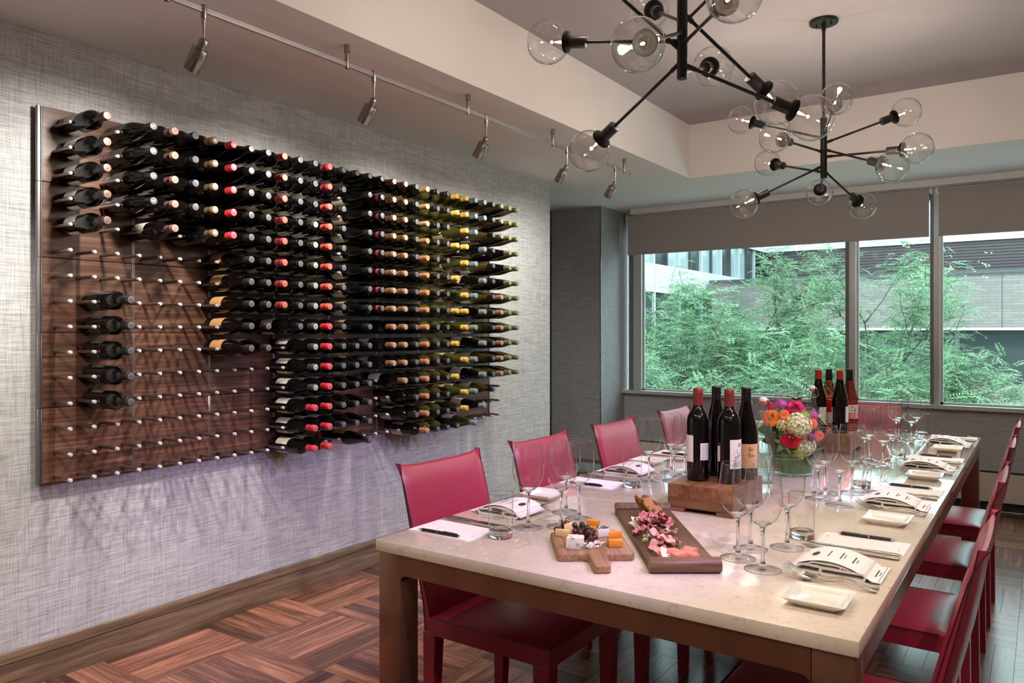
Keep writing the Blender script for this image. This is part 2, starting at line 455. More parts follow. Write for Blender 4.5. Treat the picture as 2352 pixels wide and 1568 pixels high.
# window: sill, jambs, mullions and panes
win = struct('window_1', MB().box(-3.345, RX, WY-.075, WY+.12, .7455, .775), M_FRAME)
MX = [(-3.29, -3.16), (-1.342, -1.262), (-.729, -.662), (.65, .72), (RX-.06, RX)]
for a, b_ in MX:
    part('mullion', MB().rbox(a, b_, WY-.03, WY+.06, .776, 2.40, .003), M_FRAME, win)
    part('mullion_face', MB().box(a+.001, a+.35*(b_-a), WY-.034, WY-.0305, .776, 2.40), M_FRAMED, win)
part('head_rail', MB().box(-3.29, RX, WY-.03, WY+.06, 2.401, 2.434), M_FRAME, win)
for (a, b_), (c_, d_) in zip(MX, MX[1:]):
    part('pane', MB().box(b_-.005, c_+.005, WY+.02, WY+.026, .776, 2.40), M_PANE, win)
    part('glazing_bead', MB().box(b_, b_+.018, WY+.0, WY+.018, .776, 2.40).box(b_, c_, WY, WY+.018, .776, .792), M_FRAME, win)

# roller blinds
def blind(x0, x1, label, chain=False):
    t = thing('roller_blind', label, 'blind', ((x0+x1)/2, WY-.09, 2.05), group='roller blinds over the window')
    w = (x1-x0)/2
    part('fabric', MB().box(-w+.012, w-.012, -.0015, .0015, .03, .372), M_BLIND, t)
    part('hem_bar', MB().rbox(-w+.012, w-.012, -.006, .006, .012, .03, .003), M_BLIND, t)
    part('roller', MB().tube([(-w+.01, .026, .366), (w-.01, .026, .366)], .018, 12), M_WHITE, t)
    for s in (-1, 1):
        part('bracket', MB().rbox(s*w-.008, s*w+.008, -.005, .055, .345, .384, .003), M_WHITE, t)
    if chain:
        b = MB().tube([(-w+.002, -.012, .35), (-w+.002, -.012, -.86), (-w+.006, -.012, -.88), (-w+.010, -.012, -.86), (-w+.010, -.012, .35)], .0022, 6)
        part('bead_chain', b, M_WHITE, t)
blind(-3.287, -.717, 'wide grey-brown roller blind over the left part of the window', True)
blind(-.677, RX-.05, 'grey-brown roller blind at the right edge, cut off by the frame')

# black equipment case on the floor by the column
t = thing('equipment_case', 'low black equipment case with grey metal rim on the floor by the dark column', 'case', (-3.06, 5.62, 0), 0)
part('body', MB().rbox(-.22, .22, -.16, .16, 0, .19, .01), M_DARKGAP, t)
part('rim', MB().rbox(-.225, .225, -.165, .165, .19, .215, .004), plain('case_rim', (.22, .25, .28), .35, .7), t)
for i in range(9):
    part('rivet', MB().sphere((-.20+.05*i, -.165, .165), .006, 8, 6), M_NICKEL, t)

# ================================================================== OUTSIDE
M_BRICK, nt, b = base('grey_brick')
tc = N(nt, 'ShaderNodeTexCoord'); mp = N(nt, 'ShaderNodeMapping'); mp.inputs['Rotation'].default_value = (PI/2, 0, 0)
br = N(nt, 'ShaderNodeTexBrick'); br.inputs['Scale'].default_value = 1; br.inputs['Brick Width'].default_value = .29; br.inputs['Row Height'].default_value = .07; br.inputs['Mortar Size'].default_value = .006
br.inputs['Color1'].default_value = (.17, .155, .15, 1); br.inputs['Color2'].default_value = (.125, .118, .114, 1); br.inputs['Mortar'].default_value = (.10, .096, .094, 1)
nt.links.new(tc.outputs['Object'], mp.inputs[0]); nt.links.new(mp.outputs[0], br.inputs['Vector']); nt.links.new(br.outputs['Color'], b.inputs['Base Color']); b.inputs['Roughness'].default_value = .9
M_OWHITE = plain('white_cladding', (.40, .42, .43), .6)
M_OGLASS = plain('dark_glazing', (.03, .04, .042), .2, spec=.25)
M_OGLASSL = plain('pale_glazing', (.25, .31, .33), .08, spec=.8)
M_OMULL = plain('dark_mullion', (.04, .045, .05), .5)
M_SIDING = plain('dark_siding', (.035, .025, .032), .6)
M_PAVE = plain('pale_paving', (.55, .54, .53), .9, var=.2, bscale=2)
M_BARK = plain('bark', (.05, .04, .035), .9, bump=.4, bscale=60)
def leafmat(name, c):
    m, nt, b = base(name)
    ge = N(nt, 'ShaderNodeNewGeometry'); rp = N(nt, 'ShaderNodeValToRGB'); e = rp.color_ramp.elements
    e[0].color = rgba([x*.55 for x in c]); e[1].color = rgba([min(1, x*1.5) for x in c])
    nt.links.new(ge.outputs['Random Per Island'], rp.inputs[0]); nt.links.new(rp.outputs[0], b.inputs['Base Color'])
    b.inputs['Roughness'].default_value = .5; b.inputs['Subsurface Weight'].default_value = 0
    tl = N(nt, 'ShaderNodeBsdfTranslucent'); nt.links.new(rp.outputs[0], tl.inputs[0])
    mx = N(nt, 'ShaderNodeMixShader'); mx.inputs[0].default_value = .4
    nt.links.new(b.outputs[0], mx.inputs[1]); nt.links.new(tl.outputs[0], mx.inputs[2]); nt.links.new(mx.outputs[0], nt.nodes['Material Output'].inputs[0])
    return m
M_LEAF = leafmat('locust_leaf', (.125, .235, .13))
GZ = -3.6
g = MB().box(-30, 30, 7.2, 60, GZ-.2, GZ); o = part('courtyard_ground', g, M_PAVE, smooth=0); o['kind'] = 'structure'
o['label'] = 'pale courtyard paving below the trees'

# white office wing on the left, running away from the window
t = thing('office_wing', 'white office building with ribbon windows, left beyond the trees', 'building', (-7.9, 8, GZ))
OZ = -GZ
part('lower_wall', MB().box(-5, 0, 0, 24, 0, .6+OZ), M_OWHITE, t)
part('lower_window', MB().box(-5, -.08, 0, 24, .6+OZ, 2.30+OZ), M_OGLASS, t)
for i in range(15):
    part('spandrel', MB().box(-5, .0, 1.6*i+.01, 1.6*i+1.59, 2.30+OZ, 3.0+OZ), M_OWHITE, t)
    part('fascia', MB().box(-5, .04, 1.6*i+.01, 1.6*i+1.59, 4.02+OZ, 7.5+OZ), M_OWHITE, t)
for i in range(30):
    y = .8*i
    if y < 17.5:
        part('pane', MB().box(-5, -.10, y+.03, y+.77, 3.0+OZ, 4.02+OZ), M_OGLASSL if i % 3 else M_OGLASS, t)
    part('mullion', MB().box(-.12, -.02, y-.03, y+.03, 3.0+OZ, 4.02+OZ), M_OMULL if i % 2 else M_OWHITE, t)
    if i % 2 == 0: part('mullion', MB().box(-.10, -.01, y-.04, y+.04, .6+OZ, 2.30+OZ), M_OWHITE, t)
for k in range(3):
    y0 = 17.8 + 2.0*k
    lv = MB().box(-5, -.14, y0, y0+2.0, 3.0+OZ, 4.02+OZ)
    part('pane', lv, M_OGLASS, t)
    for f in range(9):
        part('louvre_fin', MB().box(-.05, .10, y0+.1, y0+1.75, 3.06+OZ+.108*f, 3.10+OZ+.108*f), M_OMULL, t)
# low grey-brick block that closes the court
t = thing('brick_building', 'long low grey brick building across the courtyard behind the trees', 'building', (-7.72, 21, GZ))
part('brick_wall', MB().box(0, 24, 0, 5.5, 1.42+OZ, 2.68+OZ), M_BRICK, t)
part('coping', MB().box(-.05, 24, -.05, 5.5, 2.68+OZ, 2.76+OZ), M_OMULL, t)
part('ledge', MB().box(-.02, 24, -.04, .5, 1.36+OZ, 1.42+OZ), M_OWHITE, t)
for i in range(12):
    part('window', MB().box(2*i+.05, 2*i+1.95, .25, 5, .1+OZ, 1.36+OZ), M_OGLASS, t)
    part('pier', MB().box(2*i-.05, 2*i+.05, .15, 5, .1+OZ, 1.36+OZ), M_OMULL, t)
part('lower_wall', MB().box(0, 24, .1, 5.5, 0, .1+OZ), M_BRICK, t)
for xx in (3.1, 6.9, 9.0, 12.4):
    part('control_joint', MB().box(xx, xx+.02, -.004, .02, 1.42+OZ, 2.68+OZ), M_OMULL, t)
t = thing('clad_storey', 'dark ribbed upper storey set back on the brick building', 'building', (-7.7, 26.5, 2.76))
part('core', MB().box(0, 26, .1, 4, 0, 1.25), M_SIDING, t)
for i in range(14):
    part('siding_board', MB().box(0, 26, 0, .1, .012+.088*i, .085+.088*i), M_SIDING, t)
part('roof_edge', MB().box(-.1, 26, -.05, 4, 1.25, 1.30), M_OWHITE, t)
t = thing('far_block', 'pale building block rising far behind the dark ribbed storey', 'building', (-14, 42, GZ))
part('wall', MB().box(0, 40, 0, 4, 0, 16), M_OWHITE, t)
for i in range(14):
    part('window', MB().box(1+2.8*i, 2.9+2.8*i, -.03, .05, 8.6, 10.2), M_OGLASSL, t)
struct('far_ground', MB().box(-80, 80, 60, 140, GZ-.2, GZ), M_PAVE, label='distant paving')

def leaf_frond(V, Fc, p, d, L, rnd):
    d = d.normalized(); side = d.cross(Vector((rnd.uniform(-.5, .5), rnd.uniform(-.5, .5), 1))).normalized()
    nrm = side.cross(d)
    n = 9
    for i in range(n):
        f = (i+1)/n; c = p + d*(L*f) - Vector((0, 0, .25*L*f*f))
        for s in (-1, 1):
            ax = (side*s + d*.45).normalized(); l = L*.24*(1-.45*abs(f-.45)); w = l*.34
            a = c + ax*l*.1; e = c + ax*l - nrm*(l*rnd.uniform(.0, .35)); m_ = (a+e)/2
            o = len(V); V.extend([a, m_+d*w*.5, e, m_-d*w*.5]); Fc.append((o, o+1, o+2, o+3))
def tree(x, y, top, spread, seed, label, n=4000):
    rnd = random.Random(seed)
    t = thing('locust_tree', label, 'tree', (x, y, GZ), group='feathery green trees outside the window')
    H = top - GZ; br = MB(); tips = []
    def grow(p, d, L, r, lev):
        pts = [p]; dd = d.copy(); seg = 4
        for i in range(seg):
            dd = (dd + Vector((rnd.uniform(-.22, .22), rnd.uniform(-.22, .22), rnd.uniform(-.05, .16)))).normalized()
            pts.append(pts[-1] + dd*(L/seg))
        br.tube(pts, [r*(1-.45*i/seg) for i in range(seg+1)], 6, cap=False)
        if lev >= 2:
            for q in pts[1:]: tips.append((q, dd.copy()))
        if lev < 4:
            k = 4 if lev == 0 else 3
            for i in range(k):
                a = rnd.uniform(0, 2*PI); tl = rnd.uniform(.45, .95)
                ax = dd.orthogonal().normalized(); ax.rotate(Matrix.Rotation(a, 3, dd))
                nd = (dd*math.cos(tl) + ax*math.sin(tl)*spread).normalized()
                grow(pts[rnd.choice((2, 3, 4)) if i else 4], nd, L*rnd.uniform(.58, .78), r*.58, lev+1)
    grow(Vector((0, 0, 0)), Vector((0, 0, 1)), H*.40, .055, 0)
    zmax = max(q.z for q, _ in tips); s = H/zmax
    br.v = [Vector((p.x, p.y, p.z*s)) for p in br.v]
    part('branches', br, M_BARK, t)
    V = []; Fc = []
    for i in range(n):
        q, d = rnd.choice(tips); q = Vector((q.x, q.y, q.z*s))
        p = q + Vector((rnd.gauss(0, .13), rnd.gauss(0, .13), rnd.gauss(0, .10)))
        dr = Vector((rnd.uniform(-1, 1), rnd.uniform(-1, 1), rnd.uniform(-.25, .45)))
        leaf_frond(V, Fc, p, dr, rnd.uniform(.20, .34), rnd)
    me = bpy.data.meshes.new('foliage'); me.from_pydata([tuple(v) for v in V], [], Fc); me.materials.append(M_LEAF)
    stuff(link('foliage', me, t))
TREES = [(-5.3, 11.2, 1.8, 1.0, 3, 'leafy tree outside at the left edge of the window'),
         (-4.5, 12.0, 2.45, 1.0, 5, 'tall leafy tree in front of the white office building'),
         (-3.55, 10.6, 1.85, 1.05, 8, 'leafy tree outside left of the window middle'),
         (-3.2, 11.8, 1.95, 1.0, 11, 'leafy tree outside right of the window middle'),
         (-2.95, 13.2, 2.95, .9, 13, 'tallest leafy tree rising in front of the dark ribbed storey'),
         (-1.45, 12.2, 1.02, 1.1, 17, 'lower leafy tree seen through the middle pane'),
         (-.35, 11.6, .98, 1.1, 19, 'lower leafy tree seen through the right pane'),
         (-3.9, 14.5, 1.9, 1.1, 23, 'leafy tree deeper in the courtyard'),]
for a in TREES: tree(*a)

# ================================================================== TRACK LIGHTS
M_LENS = glow('lamp_lens', (1, .86, .66), 9)
M_WIRE = plain('clear_wire', (.5, .47, .44), .3, 1)
RZ_ = 2.405
def make_track(x, y0, y1, posts, label):
    t = thing('track_rail', label, 'light track', (x, y0, RZ_))
    L = y1-y0
    part('rail', MB().rbox(-.0045, .0045, 0, L, .003, .010, .001, 1).rbox(-.0045, .0045, 0, L, -.008, -.001, .001, 1).box(-.003, .003, 0, L, -.001, .003), M_ALU, t)
    part('end_cap', MB().rbox(-.007, .007, L-.004, L+.006, -.011, .013, .002), M_ALU, t)
    for y in posts:
        part('standoff', MB().lathe([(0, -.016), (.008, -.015), (.009, -.012), (.009, .05), (.012, .052), (.012, SOF-RZ_-.0005), (0, SOF-RZ_-.0005)], 12), M_NICKEL, t, (0, y-y0, 0))
    return t
def head_mesh():
    d = {}
    d['clip'] = MB().lathe([(0, -.030), (.007, -.029), (.010, -.024), (.010, .016), (.008, .018), (0, .018)], 12).mesh('clip', M_NICKEL)
    d['stem'] = MB().lathe([(0, -.100), (.0042, -.100), (.0042, -.062), (.0085, -.030), (0, -.030)], 10).mesh('stem', M_WIRE)
    d['yoke'] = MB().lathe([(0, -.008), (.011, -.007), (.015, -.002), (.0155, .030), (0, .030)], 16).mesh('yoke', M_NICKEL)
    d['body'] = MB().lathe([(0, .028), (.026, .028), (.0275, .030), (.0275, .092), (.0268, .0925), (.0268, .095), (.0275, .0955), (.0275, .107), (.0245, .107), (.0245, .101), (0, .101)], 24).mesh('body', M_NICKEL)
    d['lens'] = MB().lathe([(0, .1015), (.024, .1015), (.024, .1025), (0, .1025)], 20).mesh('lens', M_LENS)
    return d
HM = head_mesh()
def make_head(x, y, target, energy, col, cone, label, blend=.5, rad=.02):
    t = thing('track_spotlight', label, 'spotlight', (x, y, RZ_), group='track spotlights')
    link('clip', HM['clip'], t); link('stem', HM['stem'], t)
    piv = Vector((0, 0, -.102)); d = (Vector(target) - (Vector((x, y, RZ_)) + piv)).normalized()
    M = Tr(piv) @ aim(d)
    link('yoke', HM['yoke'], t, M=M); b = link('body', HM['body'], t, M=M)
    link('lens', HM['lens'], b)
    ld = bpy.data.lights.new('spot_lamp', 'SPOT'); ld.energy = energy; ld.color = col; ld.spot_size = math.radians(cone); ld.spot_blend = blend; ld.shadow_soft_size = rad
    lo = bpy.data.objects.new('spot_lamp', ld); COL.objects.link(lo); lo.parent = t
    lo.matrix_local = Tr(piv + d*.112) @ aim(-d)
    return t
RAILX = -2.297
py_ = lambda px: onx(px, 200, RAILX).y
make_track(RAILX, -1.0, py_(1447), [-.6, .5] + [py_(p) for p in (383, 797, 1075, 1270, 1434)], 'slim metal light track under the soffit along the bottle wall')
WARM = (1.0, .95, .86); LILAC = (.54, .38, 1.0); CREAMW = (1.0, .87, .76)
hp = [py_(p) for p in (468, 859, 1117, 1302, 1413)]
LB = ['nearest the camera', 'second from the camera', 'third along the rail, lens glowing', 'fourth along the rail, beside a glass globe', 'last on the rail, near its end']
TG = [(WX, 1.5, 1.25), (WX, 2.35, 1.25), (WX, 3.25, 1.25), (WX, 4.0, 1.2), (-3.3, 4.75, 1.1)]
for y, lb, tg, kw in zip(hp, LB, TG, (1.1, 1.05, .95, .75, .5)):
    make_head(RAILX, y, tg, SPOT_WALL*kw, WARM, 125, 'brushed metal track spotlight on the left rail, ' + lb, .8, .05)
# two heads further back along the same rail (behind the camera) wash the near wall
for y, tg, n in ((.55, (WX, .7, 1.0), 'just behind the picture edge'), (-.5, (WX, -.4, 1.0), 'farthest behind the camera')):
    make_head(RAILX, y, tg, SPOT_WALL, WARM, 95, 'brushed metal track spotlight on the left rail, ' + n, .7)
# the matching rail on the right-hand soffit lights the table
RX2 = .50
make_track(RX2, -1.0, 5.2, [-.6, .5, 1.6, 2.7, 3.8, 4.9], 'slim metal light track under the right-hand soffit')
RH_ = [(1.3, (-1.68, 2.05, .72), LILAC, 46, 2.9), (2.2, (-.80, 2.15, TZ), CREAMW, 78, 1.0), (3.1, (-1.68, 3.0, .72), LILAC, 52, 2.9), (3.9, (-.85, 3.6, TZ), CREAMW, 78, 1.0), (4.7, (-.95, 4.4, TZ), CREAMW, 70, .8), (.4, (-1.1, 1.8, .6), CREAMW, 74, 1.0)]
for i, (y, tg, col, cone, k) in enumerate(RH_):
    make_head(RX2, y, tg, SPOT_TABLE*k, col, cone, 'track spotlight on the right-hand rail, number %s from the window' % ['five', 'four', 'three', 'two', 'one', 'six'][i], .6, .012)

# recessed downlights in the rear part of the tray, behind the camera
dl_ring = MB().lathe([(.052, -.003), (.068, -.003), (.070, 0), (.050, 0), (.046, .02), (0, .02)], 28).mesh('trim_ring', M_WHITE)
dl_lens = MB().lathe([(0, .012), (.044, .012), (.044, .016), (0, .016)], 24).mesh('lens', M_LENS)
for (x, y, lb) in ((-1.75, .35, 'on the wall side'), (-.75, .0, 'in the middle'), (.15, .35, 'on the right')):
    t = thing('recessed_downlight', 'round recessed ceiling downlight behind the camera, ' + lb, 'downlight', (x, y, TRAY-.0005), group='recessed downlights')
    link('trim_ring', dl_ring, t, (0, 0, -.0205)); link('lens', dl_lens, t, (0, 0, -.022))
    ld = bpy.data.lights.new('down_lamp', 'SPOT'); ld.energy = DOWN_W; ld.color = (1, .82, .64); ld.spot_size = math.radians(130); ld.spot_blend = .6; ld.shadow_soft_size = .03
    lo = bpy.data.objects.new('down_lamp', ld); COL.objects.link(lo); lo.parent = t; lo.location = (0, 0, -.03)

# ================================================================== WINE RACK
PW, PH = .355, .2872
RY0, RZ0 = 1.376, .759
PF = WX + .038            # panel face
rack = thing('wine_rack', 'walnut wall rack of square panels with rows of metal pegs', 'wine rack', (WX, RY0, RZ0))
pmesh = MB().rbox(.0225, .038, .002, PW-.002, .001, PH-.001, .0015, 1).mesh('panel', M_WALNUT, 30)
for i in range(8):
    for j in range(5):
        link('panel', pmesh, rack, (0, PW*i, PH*j))
smesh = MB().rbox(.0222, .0395, -.0045, -.0015, 0, PH-.002, .0006, 1).rbox(.0222, .0395, .0015, .0045, 0, PH-.002, .0006, 1).box(.0225, .03, -.0015, .0015, 0, PH-.002).mesh('seam_strip', M_ALU)
for i in range(1, 8):
    for j in range(5): link('seam_strip', smesh, rack, (0, PW*i, PH*j))
emesh = MB().rbox(.0222, .040, -.016, -.009, 0, PH-.0015, .001, 1).rbox(.0222, .040, -.0025, .001, 0, PH-.0015, .0008, 1).box(.0225, .034, -.01, -.002, 0, PH-.0015).mesh('edge_profile', M_EDGEP)
for j in range(5):
    link('edge_profile', emesh, rack, (0, 0, PH*j))
    link('edge_profile', emesh, rack, M=Tr(0, PW*8, PH*j) @ Rx(PI) @ Tr(0, 0, -PH+.0015))
PEGR = .0072; PL = .132
peg = MB(); Mq = Ry(PI/2)
peg.lathe([(0, 0), (PEGR, 0), (PEGR, PL-.014)], 8, 0, Mq); peg.lathe([(PEGR*1.02, PL-.014), (PEGR*1.02, PL-.002), (PEGR*.8, PL), (0, PL)], 8, 1, Mq)
pegm = peg.mesh('peg', [M_PEGROD, M_PEGTIP])
PEGZ = lambda r: 2.122 - .09574*r
PEGY = lambda i: RY0 + PW/8 + PW/4*i
far = MB()
for i in range(32):
    for r in range(15):
        p = Vector((PF-WX+.0003, PEGY(i)-RY0, PEGZ(r)-RZ0))
        if i < 20: link('peg', pegm, rack, p)
        else:
            far.lathe([(0, 0), (PEGR, 0), (PEGR, PL-.014)], 8, 0, Tr(p) @ Mq); far.lathe([(PEGR*1.02, PL-.014), (PEGR*1.02, PL-.002), (PEGR*.8, PL), (0, PL)], 8, 1, Tr(p) @ Mq)
stuff(part('peg_field', far, [M_PEGROD, M_PEGTIP], rack))

# ------------------------------------------------------------------ bottles
PROF = {'bordeaux': [(0, .004), (.024, .0), (.033, .001), (.0365, .006), (.0371, .015), (.0371, .190), (.0355, .204), (.030, .219), (.022, .231), (.0165, .243), (.0146, .255), (.0143, .296), (0, .296)],
        'burgundy': [(0, .004), (.024, .0), (.033, .001), (.0365, .006), (.0371, .015), (.0371, .148), (.0360, .163), (.0320, .186), (.0260, .210), (.0205, .232), (.0165, .252), (.0146, .270), (.0143, .296), (0, .296)]}
BODY = {k: {} for k in PROF}
M_DGLASS = plain('dark_bottle_glass', (.003, .0024, .0022), .05, spec=.42)
M_OLIVE = plain('olive_bottle_glass', (.035, .034, .008), .06, spec=.5)
M_AMBER = plain('amber_bottle_glass', (.045, .034, .010), .06, spec=.5)
GL = {'dark': M_DGLASS, 'olive': M_OLIVE, 'amber': M_AMBER}
def body(kind, gl):
    if gl not in BODY[kind]: BODY[kind][gl] = MB().lathe(PROF[kind], 24).mesh('glass_body', GL[gl], 50)
    return BODY[kind][gl]
def labelmat(name, c, ink=(.12, .10, .09)):
    m, nt, b = base(name)
    tc = N(nt, 'ShaderNodeTexCoord'); mp = N(nt, 'ShaderNodeMapping'); mp.inputs['Scale'].default_value = (90, 90, 260)
    ns = N(nt, 'ShaderNodeTexNoise'); ns.inputs['Scale'].default_value = 1; ns.inputs['Detail'].default_value = 1
    rp = N(nt, 'ShaderNodeValToRGB'); e = rp.color_ramp.elements; e[0].position = .60; e[0].color = rgba(c); e[1].position = .64; e[1].color = rgba([.6*x+.4*y for x, y in zip(c, ink)])
    nt.links.new(tc.outputs['Object'], mp.inputs[0]); nt.links.new(mp.outputs[0], ns.inputs['Vector']); nt.links.new(ns.outputs['Fac'], rp.inputs[0]); nt.links.new(rp.outputs[0], b.inputs['Base Color'])
    b.inputs['Roughness'].default_value = .6; return m
LBL = {'cream': labelmat('label_cream', (.62, .57, .47)), 'white': labelmat('label_white', (.72, .70, .66)), 'orange': labelmat('label_orange', (.62, .32, .12)),
       'brown': labelmat('label_brown', (.30, .20, .12)), 'gold': labelmat('label_gold', (.50, .42, .14)), 'dark': labelmat('label_dark', (.05, .045, .045), (.3, .3, .3))}
LM = {}
def lmesh(col, z0, z1, half, cyl=.0375):
    k = (col, z0, z1, half)
    if k not in LM:
        P = [[(cyl*math.cos(a), cyl*math.sin(a), z) for z in (z0, z1)] for a in [half*(-1+2*i/12) for i in range(13)]]
        Q = [[(p[0]*.985, p[1]*.985, p[2]) for p in row] for row in P]
        LM[k] = MB().slab(P, Q).mesh('label', LBL[col] if isinstance(col, str) else col, 30)
    return LM[k]
CAPC = {'burgundy': (.055, .020, .018), 'black': (.005, .0045, .0045), 'copper': (.15, .065, .055), 'tan': (.13, .078, .038), 'red': (.55, .025, .04), 'brown': (.018, .013, .010),
        'crimson': (.33, .03, .03), 'scarlet': (.62, .075, .055), 'graphite': (.012, .012, .011), 'sage': (.045, .045, .034), 'bronze': (.20, .105, .052), 'sand': (.34, .21, .09),
        'orange': (.34, .125, .055), 'yellow': (.62, .37, .065), 'slate': (.14, .19, .215), 'olive': (.10, .105, .045)}
SILVER = (.085, .083, .097)
ENDC = {'burgundy': (.22, .13, .10), 'copper': (.55, .32, .27), 'tan': (.35, .26, .19), 'red': (.72, .16, .20), 'crimson': (.62, .22, .17), 'scarlet': (.80, .24, .19), 'bronze': (.62, .42, .30), 'sand': (.68, .50, .30),
        'orange': (.72, .36, .20), 'yellow': (.75, .50, .14), 'slate': (.30, .37, .40), 'olive': (.34, .33, .22), 'sage': (.55, .53, .50)}
ENDC = {k: tuple(x*.5 for x in v) for k, v in ENDC.items()}
def endmat(name, c):
    m, nt, b = base(name)
    tc = N(nt, 'ShaderNodeTexCoord'); ln = N(nt, 'ShaderNodeVectorMath', operation='LENGTH')
    mp = N(nt, 'ShaderNodeMapping'); mp.inputs['Scale'].default_value = (1, 1, 0)
    nt.links.new(tc.outputs['Object'], mp.inputs[0]); nt.links.new(mp.outputs[0], ln.inputs[0])
    ns = N(nt, 'ShaderNodeTexNoise'); ns.inputs['Scale'].default_value = 260; ns.inputs['Detail'].default_value = 1; nt.links.new(tc.outputs['Object'], ns.inputs['Vector'])
    rp = N(nt, 'ShaderNodeValToRGB'); rp.color_ramp.interpolation = 'CONSTANT'; e = rp.color_ramp.elements
    e[0].position = 0; e[0].color = (.8, .8, .8, 1); e[1].position = .45; e[1].color = (0, 0, 0, 1); k = e.new(.66); k.color = (.9, .9, .9, 1); k = e.new(.74); k.color = (0, 0, 0, 1)
    mu = N(nt, 'ShaderNodeMath', operation='MULTIPLY'); mu.inputs[1].default_value = 65; nt.links.new(ln.outputs['Value'], mu.inputs[0]); nt.links.new(mu.outputs[0], rp.inputs[0])
    m2 = N(nt, 'ShaderNodeMath', operation='MULTIPLY'); nt.links.new(rp.outputs[0], m2.inputs[0])
    r2 = N(nt, 'ShaderNodeValToRGB'); r2.color_ramp.elements[0].position = .45; r2.color_ramp.elements[1].position = .6; nt.links.new(ns.outputs['Fac'], r2.inputs[0]); nt.links.new(r2.outputs[0], m2.inputs[1])
    mx = N(nt, 'ShaderNodeMix', data_type='RGBA'); mx.inputs[6].default_value = rgba(c); mx.inputs[7].default_value = rgba([x*.35 for x in c]); nt.links.new(m2.outputs[0], mx.inputs[0]); nt.links.new(mx.outputs[2], b.inputs['Base Color'])
    b.inputs['Roughness'].default_value = .45; return m
CAPM = {}
def capmesh(c, rings):
    k = (c, rings)
    if k not in CAPM:
        m = plain('cap_'+c, CAPC[c], .42 if not rings else .36, .05)
        pr = [(.0148, .246), (.0158, .2465), (.0158, .285)]
        if rings: pr += [(.0158, .283), (.0146, .284), (.0158, .2855), (.0158, .288), (.0146, .289), (.0158, .2905)]
        else: pr += [(.0163, .2855), (.0163, .2885), (.0157, .289)]
        pr += [(.0157, .3005), (.0145, .3028), (.0138, .3030)]
        em = endmat('cap_end_'+c, ENDC.get(c, SILVER))
        CAPM[k] = (MB().lathe(pr, 20).mesh('capsule', m, 45), MB().lathe([(.0138, .3030), (.0125, .3034), (0, .3034)], 20).mesh('cap_end', em, 30))
    return CAPM[k]
LETT = {}
def letter(s):
    if s not in LETT: LETT[s] = textmesh(s, .017, M_PAPER)
    return LETT[s]
M_REDBAND = plain('red_band', (.45, .02, .03), .4)
bandmesh = MB()
for z in (.268, .274, .280): bandmesh.lathe([(.0158, z-.0014), (.0162, z-.001), (.0162, z+.001), (.0158, z+.0014)], 20)
bandmesh = bandmesh.mesh('red_bands', M_REDBAND)
def fill_bottle(t, kind, gl, cap, rings, lab, lett=None, bands=False):
    link('glass_body', body(kind, gl), t)
    a, b_ = capmesh(cap, rings); k = link('capsule', a, t); link('cap_end', b_, k)
    if lett: link('lettering', letter(lett), k, (0, 0, .3037))
    if bands: link('red_bands', bandmesh, k)
    if lab:
        link('label', lmesh(lab, .052, .135, 1.15), t); link('back_label', lmesh('cream' if lab in ('orange', 'gold', 'brown') else lab, .050, .130, .95), t, M=Rz(PI))
R = lambda a, b: list(range(a, b+1))
SPEC = {}
def put(n, rows, *spec):
    for r in rows: SPEC[(n, r)] = spec
put(0, R(0, 4), 'bordeaux', 'dark', 'burgundy', 0, 'white')
put(1, R(7, 11), 'bordeaux', 'dark', 'black', 0, 'dark')
put(2, R(0, 3), 'burgundy', 'dark', 'black', 1, 'dark', 'E')
put(3, R(0, 4), 'bordeaux', 'dark', 'copper', 0, 'cream')
put(4, R(0, 3), 'bordeaux', 'dark', 'black', 0, 'brown')
put(5, R(0, 4), 'bordeaux', 'dark', 'tan', 0, 'dark', 'B')
put(6, R(0, 4), 'burgundy', 'dark', 'red', 1, None)
put(7, R(0, 4), 'burgundy', 'dark', 'brown', 1, None); put(7, R(5, 9), 'burgundy', 'dark', 'brown', 1, 'orange')
put(8, R(0, 9), 'burgundy', 'dark', 'brown', 1, 'white')
put(9, R(0, 7), 'bordeaux', 'dark', 'crimson', 0, 'cream')
put(10, R(0, 8), 'bordeaux', 'dark', 'black', 0, 'cream')
put(11, R(0, 2), 'burgundy', 'dark', 'black', 0, 'cream'); put(11, R(3, 11), 'burgundy', 'dark', 'sage', 0, 'cream'); put(11, R(12, 14), 'bordeaux', 'dark', 'red', 0, 'cream')
put(12, R(0, 1), 'bordeaux', 'dark', 'crimson', 0, 'white'); put(12, R(2, 7), 'bordeaux', 'dark', 'scarlet', 0, 'white'); put(12, R(8, 14), 'bordeaux', 'dark', 'red', 0, 'white')
put(13, R(0, 13), 'bordeaux', 'dark', 'graphite', 0, 'white')
put(14, [0] + R(9, 13), 'bordeaux', 'dark', 'black', 0, 'brown')
put(15, R(0, 14), 'burgundy', 'dark', 'graphite', 0, 'brown')
put(16, [0], 'bordeaux', 'dark', 'black', 0, 'dark'); put(16, R(1, 7), 'bordeaux', 'dark', 'black', 0, 'dark', None, True)
put(17, R(0, 10), 'bordeaux', 'dark', 'bronze', 0, 'dark'); put(18, R(0, 11), 'bordeaux', 'dark', 'bronze', 0, 'white')
put(19, R(0, 13), 'bordeaux', 'dark', 'graphite', 0, 'brown')
put(20, R(0, 2), 'bordeaux', 'dark', 'sand', 1, 'gold'); put(20, R(3, 14), 'bordeaux', 'dark', 'orange', 1, 'gold')
put(21, R(0, 14), 'bordeaux', 'olive', 'black', 1, 'gold'); put(22, R(0, 14), 'bordeaux', 'olive', 'black', 1, 'gold')
